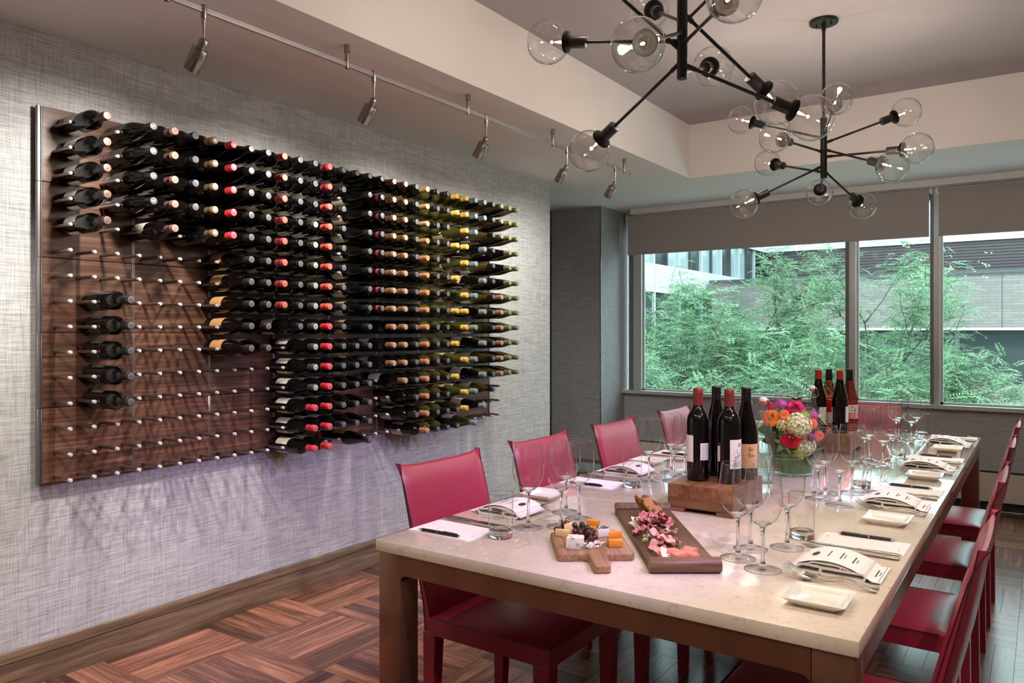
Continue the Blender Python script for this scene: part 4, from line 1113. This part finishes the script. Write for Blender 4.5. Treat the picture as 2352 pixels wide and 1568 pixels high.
for i in range(26):
    aa = a+.78+q.uniform(-.45, .5); z = .082+q.uniform(0, .026); sk.add([(.0379*math.cos(aa), .0379*math.sin(aa), z), (.0379*math.cos(aa+.1), .0379*math.sin(aa+.1), z+q.uniform(-.003, .006)), (.0379*math.cos(aa+.1), .0379*math.sin(aa+.1), z+.0035), (.0379*math.cos(aa), .0379*math.sin(aa), z+.003)], [(0, 1, 2, 3)])
part('vignette', sk, plain('engraving', (.35, .33, .30), .7), b3, smooth=0)
b4 = table_bottle('burgundy', 'table', 'black', 1, -.822, 2.562, 'black-capped wine bottle with peach label on the nearer riser'); a = ang_to_cam(-.822, 2.562)
link('label', lmesh('peach', .038, .118, .85), b4, M=Rz(a+.45)); curve_text('Er', .020, RCYL, a+.42, .100, M_INK, b4); curve_text('En', .020, RCYL, a+.42, .080, M_INK, b4)
c1 = table_bottle('burgundy', 'table', 'brightred', 1, -.905, 3.920, 'red-capped dark wine bottle at the left of the farther riser'); a = ang_to_cam(-.905, 3.92)
link('label', lmesh('bw', .05, .125, .8), c1, M=Rz(a+.9))
c2 = table_bottle('burgundy', 'rose', 'black', 1, -.885, 4.050, 'pink rosé wine bottle behind on the left of the farther riser'); a = ang_to_cam(-.885, 4.05)
link('label', lmesh('bw', .035, .09, .7), c2, M=Rz(a))
c3 = table_bottle('burgundy', 'table', 'brightred', 1, -.812, 3.945, 'red-capped dark wine bottle at the front right of the farther riser'); a = ang_to_cam(-.812, 3.945)
link('label', lmesh('bw', .055, .13, .38), c3, M=Rz(a+1.1)); link('back_label', lmesh('bw', .05, .125, .3), c3, M=Rz(a-1.35))
c4 = table_bottle('burgundy', 'rose', 'black', 1, -.795, 4.085, 'pink rosé wine bottle with lettered label at the right of the farther riser'); a = ang_to_cam(-.795, 4.085)
link('label', lmesh('paper', .062, .128, .85), c4, M=Rz(a+.55))
for k, (s, z) in enumerate((('ROSE', .118), ('NICE', .101))): curve_text(s, .017, RCYL, a+.72, z, M_INK, c4)
for z in (.066, .075, .084):
    P = [[(.0378*math.cos(aa), .0378*math.sin(aa), zz) for zz in (z, z+.006)] for aa in [a+.55-.83+1.66*i/10 for i in range(11)]]
    part('stripe', MB().grid(P), M_PINK, c4)

# swing-top water bottles
M_WATERB = thinglass('water_bottle_glass', (.95, .97, .965), (.10, .12, .12), 1.5, 3.0, power=2.4)
M_WATER = thinglass('water', (.90, .94, .93), (.30, .34, .34), 1.4, 2.0, power=2.4)
M_RUBBER = plain('orange_rubber', (.65, .09, .03), .5)
def swing(x, y, label):
    t = thing('swing_top_bottle', label, 'water bottle', (x, y, TZ+.0004), ang_to_cam(x, y), group='swing-top water bottles')
    part('glass_body', MB().lathe([(0, .002), (.036, 0), (.041, .004), (.042, .02), (.042, .150), (.040, .165), (.030, .205), (.021, .240), (.0165, .262), (.0155, .270), (.0185, .274), (.0185, .279), (.0145, .284), (.0140, .300), (.0160, .302), (.0160, .306), (.012, .307)], 28), M_WATERB, t, smooth=70)
    part('water', MB().lathe([(0, .005), (.037, .005), (.0395, .02), (.0395, .150), (.0375, .164), (.0285, .203), (.024, .222), (0, .222)], 28), M_WATER, t, smooth=70)
    part('gasket', MB().lathe([(0, .300), (.011, .300), (.0125, .304), (.0125, .310), (0, .310)], 16), M_RUBBER, t)
    part('stopper', MB().lathe([(0, .310), (.0135, .310), (.0148, .313), (.0145, .321), (.012, .324), (0, .325)], 18), M_CHINA, t)
    wb = MB(); wb.tube([(0, -.0155, .317), (0, -.021, .312), (0, -.026, .290), (0, -.0235, .276), (.012, -.018, .272), (.02, 0, .268), (.012, .018, .272), (0, .0235, .276), (0, .026, .290), (0, .021, .312), (0, .0155, .317)], .0012, 6)
    wb.tube([(.019*math.cos(2*PI*i/16), .019*math.sin(2*PI*i/16), .2725) for i in range(17)], .0011, 5)
    part('wire_bail', wb, M_STEEL, t); return t
swing(-.892, 2.985, 'clear swing-top water bottle between the nearer wine bottles and the flowers')
swing(-.893, 3.745, 'clear swing-top water bottle between the flowers and the farther wine bottles')

# ------------------------------------------------------------------ flowers
VX, VY = -.842, 3.215
t = thing('flower_vase', 'round glass vase lined with a green leaf holding the bouquet', 'vase', (VX, VY, TZ+.0004))
part('glass_body', MB().lathe([(0, .001), (.070, 0), (.078, .004), (.080, .02), (.080, .128), (.0785, .1295), (.077, .128)], 36), M_GLASSBOWL, t, smooth=60)
M_LEAFG = plain('banana_leaf', (.045, .13, .025), .4, var=.4, bscale=60); M_LEAFD = plain('dark_leaf', (.02, .075, .018), .35, var=.4, bscale=40); M_LEAFP = plain('pale_leaf', (.20, .30, .08), .5, var=.4, bscale=40)
part('leaf_lining', MB().lathe([(0, .01), (.072, .012), (.0745, .03), (.0745, .126), (.073, .126), (.072, .03)], 36), M_LEAFG, t)
BC = Vector((VX, VY, .945)); BR = .118
def bq(px, py, R_=BR):
    r = ray(px, py); A = r.dot(r); B = 2*r.dot(CAM-BC); C_ = (CAM-BC).dot(CAM-BC)-R_*R_; D = B*B-4*A*C_
    if D < 0: p = CAM + r*(-B/(2*A))
    else: p = CAM + r*((-B-math.sqrt(D))/(2*A))
    return p, (p-BC).normalized()
def petal_mesh(name, w, L, cup, curl, mat, nu=5, nv=6, taper=.9):
    P = []
    for i in range(nu):
        u = -1+2*i/(nu-1); row = []
        for j in range(nv):
            v = j/(nv-1); wd = w*math.sin(PI*(.12+.80*v**taper))**.8
            row.append((L*(1-v)*0 + cup*(1-(u*u))*-.35*w + cup*w*.6*v*v*0 + curl*L*max(0, v-.55)**2*2, u*wd, L*v))
        P.append(row)
    Q = [[(p[0]-.0007, p[1], p[2]) for p in row] for row in P]
    return MB().slab(P, Q).mesh(name, mat, 80)
def rose(px, py, dpx, col, label):
    p, n = bq(px, py); d = proj(p)[2]; rad = dpx*d/FPX/2
    t = thing('rose', label, 'rose', group='roses in the bouquet'); n2 = (n*.5 + (CAM-p).normalized()*.5).normalized()
    t.matrix_local = Tr(p) @ aim(n2)
    m = plain('rose_petal', col, .6, spec=.25, var=.35, bscale=35); q = random.Random(int(px))
    # cupped petals wrapped round the axis, opening from a tight heart to a flared outer ring
    for ring, (k, r0, r1, h, half, z0) in enumerate(((2, .08, .12, .52, 1.7, .02), (3, .16, .22, .54, 1.15, -.02), (4, .26, .38, .50, .98, -.08), (5, .36, .62, .42, .86, -.16), (6, .42, .92, .26, .78, -.24), (6, .40, 1.06, .08, .74, -.30))):
        P = []
        for i in range(7):
            u = -1+2*i/6; row = []
            for j in range(6):
                v = j/5; r_ = (r0+(r1-r0)*v**1.6 + .06*max(0, v-.75)*4*(ring > 1) + .05*v*abs(u)**2)*rad
                th = u*half*(.55+.45*math.sin(PI*min(1, .25+.6*v))); z = (z0 + h*v - .10*v*u*u*(1+.4*ring) - .10*max(0, v-.8)*5*(ring > 2))*rad
                row.append(Vector((r_*math.cos(th), r_*math.sin(th), z)))
            P.append(row)
        Q = [[Vector((c.x*.985, c.y*.985, c.z-.0003)) for c in row] for row in P]
        pm_ = MB().slab(P, Q).mesh('petal', m, 80)
        for i in range(k): link('petal', pm_, t, M=Rz(2*PI*(i+.37*ring)/k + q.uniform(-.12, .12)) @ Rx(q.uniform(-.05, .05)))
    part('heart', MB().sphere((0, 0, .18*rad), .13*rad, 10, 8, sq=(1, 1, 1.6)), m, t)
    part('stalk', MB().tube([(0, 0, -.3*rad), (0, 0, -.07)], .0025, 6), M_LEAFG, t)
    return t
rose(1817, 1005, 47, (.50, .012, .03), 'large red-pink rose at the front of the bouquet')
rose(1826, 938, 40, (.52, .015, .09), 'magenta rose at the top of the bouquet')
rose(1763, 931, 24, (.50, .02, .06), 'small dark red rose at the upper left of the bouquet')
def gerbera(px, py, dpx, col, label, n=22, face=.6):
    p, nn = bq(px, py, BR+.004); d = proj(p)[2]; rad = dpx*d/FPX/2
    t = thing('gerbera', label, 'gerbera', group='gerberas in the bouquet'); t.matrix_local = Tr(p) @ aim((nn*(1-face) + (CAM-p).normalized()*face))
    m = plain('gerbera_petal', col, .5, var=.25, bscale=60); b = MB()
    for lay in range(2):
        for i in range(n):
            a = 2*PI*(i+.5*lay)/n; L = rad*(1-.12*lay); w = rad*.13
            P = [[(v*L, u*w*math.sin(PI*(.15+.72*v)), .18*rad*math.sin(v*2.4)+lay*.06*rad - .04*rad*u*u) for v in (.15, .4, .65, .88, 1)] for u in (-1, 0, 1)]
            b.slab(P, [[(x, y, z-.0006) for x, y, z in row] for row in P], 0, Rz(a))
    part('petals', b, m, t, smooth=60)
    part('centre', MB().sphere((0, 0, .12*rad), rad*.25, 12, 8, sq=(1, 1, .5)), plain('gerbera_centre', (.35, .20, .04), .8, bump=1, bscale=500), t)
gerbera(1771, 961, 42, (.85, .16, .015), 'orange gerbera at the left of the bouquet')
gerbera(1801, 953, 26, (.80, .13, .02), 'small orange gerbera behind the left gerbera')
gerbera(1865, 973, 27, (.80, .12, .03), 'orange gerbera at the right of the bouquet', 14)
gerbera(1880, 1000, 26, (.75, .13, .10), 'coral gerbera low at the right of the bouquet', 14)
def cluster(name, px, py, dpx, cols, label, kind, n=60, R_=BR-.02):
    p, nn = bq(px, py, R_); d = proj(p)[2]; rad = dpx*d/FPX/2
    t = thing(name, label, 'flower', group='filler flowers in the bouquet'); t.matrix_local = Tr(p) @ aim(nn)
    q = random.Random(int(px*3+py)); b = MB()
    for i in range(n):
        z = 1-1.25*(i+.5)/n; a = i*2.39996; r_ = math.sqrt(max(0, 1-z*z)); c = Vector((r_*math.cos(a), r_*math.sin(a), z))*rad*q.uniform(.92, 1.06)
        M = Tr(c) @ aim(c) @ Rz(q.uniform(0, 2))
        if kind == 'floret':
            s = rad*.24
            for k in range(4):
                P = [[(v*s, u*s*.52*math.sin(PI*(.1+.75*v)), .25*s*v*v + q.uniform(-.0008, .0008)) for v in (0, .4, .75, 1)] for u in (-1, 0, 1)]
                b.slab(P, [[(x, y, zz-.0006) for x, y, zz in row] for row in P], q.choice((0, 0, 1)), M @ Rz(PI/2*k))
        elif kind == 'spike':
            b.tube([(0, 0, -rad*.5), (0, 0, rad*.1), (rad*.06, 0, rad*.22)], [rad*.07, rad*.06, rad*.015], 5, q.choice((0, 1)), M=M)
    ms = [plain(name+'_petal', c, .6, var=.2, bscale=80) for c in cols]
    part('florets' if kind == 'floret' else 'petals', b, ms, t, smooth=60); part('core', MB().sphere((0, 0, 0), rad*.86, 14, 10), ms[-1], t)
cluster('hydrangea', 1833, 976, 56, [(.62, .60, .36), (.50, .55, .22)], 'creamy green hydrangea head in the middle of the bouquet', 'floret', 62)
cluster('hydrangea', 1848, 1022, 46, [(.60, .62, .42), (.45, .52, .22)], 'pale green hydrangea head low at the right of the bouquet', 'floret', 50)
cluster('hydrangea', 1800, 975, 34, [(.65, .60, .30), (.50, .50, .2)], 'pale yellow flower head left of the hydrangea', 'floret', 40)
cluster('chrysanthemum', 1848, 956, 26, [(.20, .34, .04), (.30, .44, .08)], 'spiky green chrysanthemum at the upper right of the bouquet', 'spike', 60, BR)
cluster('chrysanthemum', 1838, 1038, 30, [(.18, .30, .04), (.30, .42, .08)], 'spiky green chrysanthemum hanging low over the vase', 'spike', 60, BR)
cluster('aster', 1796, 930, 26, [(.45, .05, .28), (.55, .10, .38)], 'purple aster at the top left of the bouquet', 'spike', 60, BR)
cluster('aster', 1867, 955, 24, [(.40, .04, .26), (.52, .08, .34)], 'purple aster at the upper right of the bouquet', 'spike', 50, BR)
cluster('aster', 1862, 1003, 18, [(.28, .03, .24), (.40, .06, .3)], 'violet statice sprig at the right of the bouquet', 'spike', 40, BR)
def leafm(L, w, mat):
    P = [[(u*w*math.sin(PI*min(1, .04+.96*v))**.9, abs(u)*w*.35 + .25*L*v*v, L*v) for v in [i/8 for i in range(9)]] for u in (-1, -.5, 0, .5, 1)]
    return MB().slab(P, [[(x, y+.0007, z) for x, y, z in row] for row in P]).mesh('leaf', mat, 60)
LFD = leafm(.075, .024, M_LEAFD); LFP = leafm(.055, .012, M_LEAFP)
q = random.Random(12)
for i, (px, py, me, n, lb) in enumerate(((1778, 985, LFD, 4, 'dark green leaf sprig at the left of the bouquet'), (1783, 1013, LFD, 4, 'dark green leaf sprig over the left rim of the vase'), (1800, 1020, LFP, 5, 'pale green leaf sprig below the red-pink rose'),
                                         (1790, 948, LFP, 6, 'pale green sprig between the orange gerberas'), (1861, 1040, LFD, 4, 'dark leaf sprig low at the right of the bouquet'), (1880, 960, LFP, 5, 'thin pale sprig at the right edge of the bouquet'), (1828, 915, LFP, 4, 'thin pale sprig sticking up over the bouquet'))):
    p, nn = bq(px, py, BR-.015); t = thing('leaf_sprig', lb, 'leaves', group='leaf sprigs in the bouquet'); t.matrix_local = Tr(p) @ aim(nn)
    for k in range(n): link('leaf', me, t, M=Rz(2*PI*k/n+q.uniform(-.4, .4)) @ Rx(-q.uniform(.6, 1.25)) @ Tr(0, 0, -.012))
    part('stem', MB().tube([(0, 0, .0), (0, 0, -.05)], .002, 6), M_LEAFG, t)

# ------------------------------------------------------------------ cheese board
ub = Vector((.604, -.797, 0)); A1 = math.atan2(ub.y, ub.x)
BT = .0215
t = thing('paddle_board', 'small oak paddle board with handle, carrying the cheeses and grapes', 'board', (-.990, 1.793, TZ+.0004), A1)
def outline():
    pts = []
    def arc(cx_, cy_, r, a0, a1, n=5):
        for i in range(n+1):
            a = a0+(a1-a0)*i/n; pts.append((cx_+r*math.cos(a), cy_+r*math.sin(a)))
    h, w, hw, hl = .105, .098, .021, .205
    arc(-h+.012, -w+.012, .012, PI, 1.5*PI); arc(h-.012, -w+.012, .012, 1.5*PI, 2*PI)
    arc(h+.014, -hw-.014, .014, PI, PI/2)
    arc(hl-.010, -hw+.010, .010, 1.5*PI, 2*PI); arc(hl-.010, hw-.010, .010, 0, PI/2)
    arc(h+.014, hw+.014, .014, 1.5*PI, PI); arc(h-.012, w-.012, .012, 0, PI/2); arc(-h+.012, w-.012, .012, PI/2, PI)
    return pts
ol = outline(); cxo = sum(p[0] for p in ol)/len(ol)
sh = lambda k: [(p[0]*k if abs(p[0]) > .106 or abs(p[1]) > .03 else p[0], p[1]*k) for p in ol]
b = MB(); n = len(ol); rings = [(sh(.975), 0), (ol, .004), (ol, BT-.004), (sh(.985), BT-.001), (sh(.97), BT)]
vs_ = [(x, y, z) for r_, z in rings for x, y in r_]; fs_ = [tuple(reversed(range(n))), tuple(range(4*n, 5*n))]
for i in range(4):
    for k in range(n): fs_.append((i*n+k, i*n+(k+1) % n, (i+1)*n+(k+1) % n, (i+1)*n+k))
part('board', b.add(vs_, fs_), M_BOARD, t, smooth=35)
ZB = TZ+.0006+BT
zb = lambda x, y: (1240+x/5.345, 1120+y/5.345)
def spot(x, y, z=ZB): return onz(*zb(x, y), z)
M_CHED = plain('cheddar', (.72, .29, .035), .42, bump=.1, bscale=150, var=.12); M_CHEDP = plain('pale_cheese', (.74, .58, .27), .45, bump=.1, bscale=150, var=.1)
def bluemat(name, c0, c1, thr, sc_):
    m, nt, b = base(name); tc = N(nt, 'ShaderNodeTexCoord'); ns = N(nt, 'ShaderNodeTexNoise'); ns.inputs['Scale'].default_value = sc_; ns.inputs['Detail'].default_value = 4
    rp = N(nt, 'ShaderNodeValToRGB'); e = rp.color_ramp.elements; e[0].position = thr; e[0].color = rgba(c0); e[1].position = thr+.1; e[1].color = rgba(c1)
    nt.links.new(tc.outputs['Object'], ns.inputs['Vector']); nt.links.new(ns.outputs['Fac'], rp.inputs[0]); nt.links.new(rp.outputs[0], b.inputs['Base Color'])
    bp = N(nt, 'ShaderNodeBump'); bp.inputs['Strength'].default_value = .6; bp.inputs['Distance'].default_value = .003; nt.links.new(ns.outputs['Fac'], bp.inputs['Height']); nt.links.new(bp.outputs[0], b.inputs['Normal']); b.inputs['Roughness'].default_value = .6
    return m
M_BLUE = bluemat('blue_cheese', (.74, .70, .60), (.16, .20, .18), .58, 70); M_ASH = bluemat('ash_rind', (.06, .06, .06), (.62, .60, .56), .5, 160)
M_RIND = plain('goat_cheese', (.76, .72, .62), .6, bump=.3, bscale=200)
def chunk(name, label, cat, poly, h, loc, rz, mat, jit=.0012, seed=1, tilt=0, group='cheeses on the paddle board'):
    q = random.Random(seed); bm = bmesh.new()
    mb = MB().prism(poly, 0, h); me = mb.mesh('tmp', mat, 0); bm.from_mesh(me); bpy.data.meshes.remove(me)
    bmesh.ops.bevel(bm, geom=list(bm.edges), offset=.0015, segments=2, profile=.5, affect='EDGES')
    bmesh.ops.triangulate(bm, faces=list(bm.faces)); bmesh.ops.subdivide_edges(bm, edges=list(bm.edges), cuts=1)
    for v in bm.verts:
        k = noise.noise_vector(v.co*60+Vector((seed, 0, 0)))*jit; v.co += Vector((k.x, k.y, max(0, k.z) if v.co.z < .001 else k.z))
    zmin = min(v.co.z for v in bm.verts)
    for v in bm.verts: v.co.z -= zmin
    me = bpy.data.meshes.new(name); bm.to_mesh(me); bm.free(); me.materials.append(mat)
    me.polygons.foreach_set('use_smooth', [True]*len(me.polygons)); me.set_sharp_from_angle(angle=.7)
    o = link(name, me); o.matrix_local = Tr(loc) @ Rz(rz) @ Rx(tilt); return tag(o, label, cat, group)
rect = lambda a, b_: [(-a/2, -b_/2), (a/2, -b_/2), (a/2, b_/2), (-a/2, b_/2)]
chunk('cheese_block', 'orange cheddar block at the right front of the paddle board', 'cheese', rect(.036, .026), .019, spot(920, 715), YAW+.02, M_CHED, .0008, 3)
chunk('cheese_wedge', 'orange cheddar wedge lying on the front cheddar block', 'cheese', [(-.02, -.012), (.018, -.012), (-.004, .014)], .017, spot(905, 700)+Vector((-.002, .006, .0195)), YAW+.3, M_CHED, .0008, 4)
chunk('cheese_block', 'orange cheddar block at the back of the paddle board', 'cheese', rect(.036, .022), .020, spot(650, 545), YAW-.15, M_CHED, .0008, 5)
chunk('cheese_block', 'orange cheddar slab on top of the back cheddar block', 'cheese', rect(.034, .018), .014, spot(650, 545)+Vector((0, .002, .0206)), YAW-.35, M_CHED, .0008, 6)
chunk('blue_cheese', 'blue-veined white cheese wedge at the front left of the paddle board', 'cheese', [(-.024, -.014), (.020, -.018), (.022, .012), (-.018, .016)], .030, spot(435, 735), YAW-.1, M_BLUE, .003, 7)
chunk('pale_cheese', 'pale yellow cheese wedge left of the blue cheese', 'cheese', [(-.026, -.006), (.022, -.010), (.012, .012)], .020, spot(300, 600), YAW-.6, M_CHEDP, .0008, 8)
chunk('pale_cheese', 'pale yellow cheese wedge leaning behind the blue cheese', 'cheese', [(-.024, -.006), (.022, -.008), (.016, .012)], .026, spot(370, 545), YAW+.5, M_CHEDP, .0008, 9)
o = chunk('ash_cheese', 'soft cheese with speckled ash rind behind the grapes', 'cheese', [(-.018, -.014), (.016, -.014), (.020, .010), (-.012, .014)], .022, spot(760, 590), YAW+.35, M_RIND, .001, 10)
k = MB().rbox(-.013, .016, -.012, .011, .0222, .0250, .001, 1); part('ash_rind', k, M_ASH, o)
M_GRAPE = plain('grape_skin', (.055, .008, .014), .22, coat=.3, var=.5, bscale=30)
gm = MB().sphere((0, 0, 0), .0083, 14, 10).mesh('grape', M_GRAPE, 80)
def grapes(label, pts, at):
    t = thing('grape_bunch', label, 'grapes', at, group='red grape bunches'); 
    for (x, y, z) in pts:
        p = spot(x, y, z); link('grape', gm, t, p-Vector(at))
    st = [spot(x, y, z)-Vector(at)+Vector((0, .004, .004)) for x, y, z in pts[::2]]
    part('stem', MB().tube(st, .001, 5), M_LEAFP, t)
zg = ZB+.0085
grapes('small bunch of red grapes at the far left of the paddle board', [(205, 510, zg), (245, 515, zg), (285, 500, zg), (305, 470, zg+.006), (325, 435, zg+.015), (290, 450, zg+.012), (350, 470, zg+.006)], spot(270, 530))
grapes('large bunch of red grapes in the middle of the paddle board', [(430, 460, zg+.028), (428, 535, zg+.024), (495, 548, zg+.024), (520, 455, zg+.030), (585, 495, zg+.026), (590, 545, zg+.02), (625, 560, zg+.016), (648, 530, zg+.016), (620, 620, zg+.008), (675, 610, zg+.006), (520, 540, zg+.016), (560, 600, zg+.004), (470, 500, zg+.018), (600, 580, zg+.006), (540, 500, zg+.022), (640, 640, zg+.002)], spot(560, 650))
cr = MB(); q = random.Random(5)
for i in range(130):
    p = spot(q.gauss(660, 55), q.gauss(705, 24)); s = q.uniform(.0015, .0045); cr.sphere((p.x, p.y, p.z+s*.8+q.uniform(0, .006)), s, 6, 4, sq=(1, .8, .75))
o = stuff(part('cheese_crumbs', cr, M_BLUE)); tag(o, 'crumbled blue cheese heaped at the front of the paddle board', 'cheese')
hb = MB()
for i in range(5):
    p = spot(555+q.uniform(-10, 14), 620, ZB+.004); e = spot(565+q.uniform(-25, 25), 470, ZB+.045); hb.tube([p, (p+e)/2+Vector((0, -.006, .008)), e], .0007, 5)
    for k in range(9):
        c = p.lerp(e, k/9); hb.sphere((c.x+q.uniform(-.004, .004), c.y-.004, c.z+q.uniform(0, .008)), .0022, 5, 4, sq=(1.4, .6, .6))
tag(part('herb_sprig', hb, M_LEAFD), 'dark green herb sprig laid over the grapes', 'herb')

# ------------------------------------------------------------------ charcuterie board
A2 = math.atan2(-.513, .359)
t = thing('serving_board', 'long walnut serving board with rolled ends, carrying sliced meats', 'board', (-.878, 1.992, TZ+.0004), A2)
HL, HW = .305, .084
part('tray', MB().rbox(-HL+.02, HL-.02, -HW, HW, 0, .018, .002, 2), M_BOARDD, t)
for s in (-1, 1):
    pts = []
    for i in range(15):
        a = PI*2*i/15; pts.append((.0155*math.cos(a), .0195+.0185*math.sin(a)))
    lip = MB(); lip.lathe([(0, -HW-.002), (.0170, -HW-.002), (.0185, -HW+.001), (.0185, HW-.001), (.0170, HW+.002), (0, HW+.002)], 20, 0, Tr(s*(HL-.012), 0, .0188) @ Rx(PI/2))
    part('rolled_end', lip, M_BOARDD if s < 0 else wood('rolled_walnut', [(.06, .028, .015), (.15, .072, .038), (.25, .13, .07)], (80, 3, 80), .45), t, smooth=50)
ZC = TZ+.0007+.018
def spc(x, y, z=ZC): return onz(*zb(x, y), z)
M_TOAST = bluemat('toast', (.42, .20, .07), (.09, .035, .012), .5, 55); M_SAL = bluemat('salami', (.38, .09, .10), (.62, .34, .33), .5, 110); M_HAM = plain('prosciutto', (.58, .25, .20), .45, var=.35, bscale=45)
M_HAMP = plain('pale_ham', (.66, .38, .32), .45, var=.25, bscale=45); M_MEL = plain('melon', (.80, .25, .16), .4, var=.15, bscale=60); M_PEAR = plain('shaved_cheese', (.76, .72, .55), .5, var=.08, bscale=80)
M_MUST = plain('mustard_seed', (.33, .24, .10), .6, bump=1, bscale=700, var=.8); M_CEL = plain('celery', (.42, .52, .22), .45, var=.3, bscale=90)
def toast(x, y, rz, lean, roll, label, s=1):
    pts = [(.036*s*math.cos(a)*(1+.08*math.sin(3*a)), .021*s*math.sin(a)*(1+.1*math.cos(2*a))) for a in [2*PI*i/18 for i in range(18)]]
    o = chunk('toast_slice', label, 'toast', pts, .009, (0, 0, 0), 0, M_TOAST, .0015, int(x), group='toasts on the serving board')
    M = Rz(rz) @ Ry(lean) @ Rx(roll); zm = min((M @ v.co).z for v in o.data.vertices)
    o.matrix_local = Tr(spc(x, y)+Vector((0, 0, .0003-zm))) @ M
toast(1365, 350, YAW+.15, .75, .9, 'long grilled toast slice leaning at the back of the serving board', 1.15)
toast(1235, 335, YAW-.2, 1.1, -.7, 'shorter grilled toast slice behind the leaning toast', .9)
def slice_(name, label, cat, x, y, r, mat, seed, dz=0, ruff=5, amp=.25, tilt=.3, sq=1.0, group='sliced meats on the serving board'):
    q = random.Random(seed); n, m = 26, 5; P = []; ph = q.uniform(0, 6)
    for j in range(m):
        f = .12 + .88*j/(m-1)
        P.append([Vector((r*f*math.cos(a)*sq, r*f*math.sin(a), r*amp*f*math.sin(ruff*a+ph)*f + r*.35*abs(math.cos(a))*f*f)) for a in [2*PI*i/n for i in range(n+1)]])
    R_ = Rz(q.uniform(0, 6)) @ Rx(tilt)
    P = [[R_ @ p for p in row] for row in P]; zm = min(p.z for row in P for p in row)
    P = [[Vector((p.x, p.y, p.z-zm+.0013)) for p in row] for row in P]; Q = [[p-Vector((0, 0, .0012)) for p in row] for row in P]
    o = part(name, MB().slab(P, Q), mat, None, smooth=70); o.location = spc(x, y)+Vector((0, 0, dz)); return tag(o, label, cat, group)
SAL = [(1240, 560, .024), (1260, 480, .026), (1320, 420, .024), (1300, 500, .024), (1370, 470, .026), (1430, 420, .026), (1500, 410, .026), (1470, 470, .024), (1540, 460, .024), (1400, 520, .020)]
SLW = ['at the left tip', 'left of the heap, second', 'upper left', 'centre left', 'middle', 'upper middle', 'top right', 'right middle', 'at the right tip', 'at the lower edge']
for i, ((x, y, r), w) in enumerate(zip(SAL, SLW)): slice_('salami_slice', 'ruffled salami slice %s of the salami heap' % w, 'salami', x, y+20, r, M_SAL, 40+i, .004*(i % 4), 7, .17, .35)
HAM = [(1420, 640, .026, M_HAMP), (1500, 600, .024, M_HAM), (1580, 640, .027, M_HAMP), (1400, 700, .022, M_HAM), (1520, 690, .026, M_HAM), (1620, 700, .024, M_HAMP), (1430, 760, .022, M_HAM), (1560, 750, .024, M_HAMP), (1480, 830, .022, M_HAM)]
HMW = ['upper left', 'top', 'upper right', 'left', 'middle', 'right', 'lower left', 'lower right', 'bottom']
for i, ((x, y, r, m), w) in enumerate(zip(HAM, HMW)): slice_('ham_slice', 'folded pink ham slice at the %s of the ham heap' % w, 'ham', x, y+15, r, m, 70+i, .003*(i % 4), 4, .2, .4, .8)
for i, (x, y, r, w) in enumerate(((1185, 440, .020, 'left of the salami, upper'), (1150, 490, .018, 'left of the salami, lower'), (1620, 580, .020, 'right of the mustard'), (1380, 560, .014, 'above the celery'), (1580, 870, .026, 'wrapped round the melon'), (1650, 800, .022, 'behind the melon'))):
    slice_('cheese_shaving', 'pale cheese shaving %s' % w, 'cheese', x, y+10, r, M_PEAR, 90+i, .001, 2, .2, .35, .8, 'cheese shavings on the serving board')
mm = MB(); q = random.Random(9)
for i in range(150):
    a = q.uniform(0, 2*PI); rr_ = math.sqrt(q.random())*.017; p = spc(1555, 560); mm.sphere((p.x+rr_*math.cos(a), p.y+rr_*math.sin(a), p.z+.0015+.012*(1-(rr_/.017)**2)*q.uniform(.5, 1)), .0021, 6, 4)
tag(stuff(part('mustard_seeds', mm, M_MUST)), 'mound of grainy mustard seeds right of the salami', 'mustard')
for i, (x, y, w) in enumerate(((1290, 600, 'leftmost'), (1330, 570, 'upper'), (1280, 650, 'lowest'), (1340, 620, 'right'), (1310, 640, 'lower middle'))):
    chunk('celery_piece', 'pale green celery piece, %s of the five below the salami' % w, 'celery', rect(.010, .008), .009, spc(x, y+15), i*.8, M_CEL, .0008, 100+i, group='celery pieces')
for i, (x, y, s, w) in enumerate(((1640, 850, .028, 'left upper'), (1690, 900, .030, 'left front'), (1790, 880, .031, 'middle'), (1870, 895, .028, 'right front'), (1830, 840, .030, 'right upper'))):
    chunk('melon_piece', 'coral melon chunk, %s of the melon by the rolled end' % w, 'melon', [(-s*.6, -s*.45), (s*.6, -s*.5), (s*.35, s*.5), (-s*.5, s*.4)], s*.75, spc(x, y+5), YAW+i*.6, M_MEL, .001, 120+i, group='melon chunks')
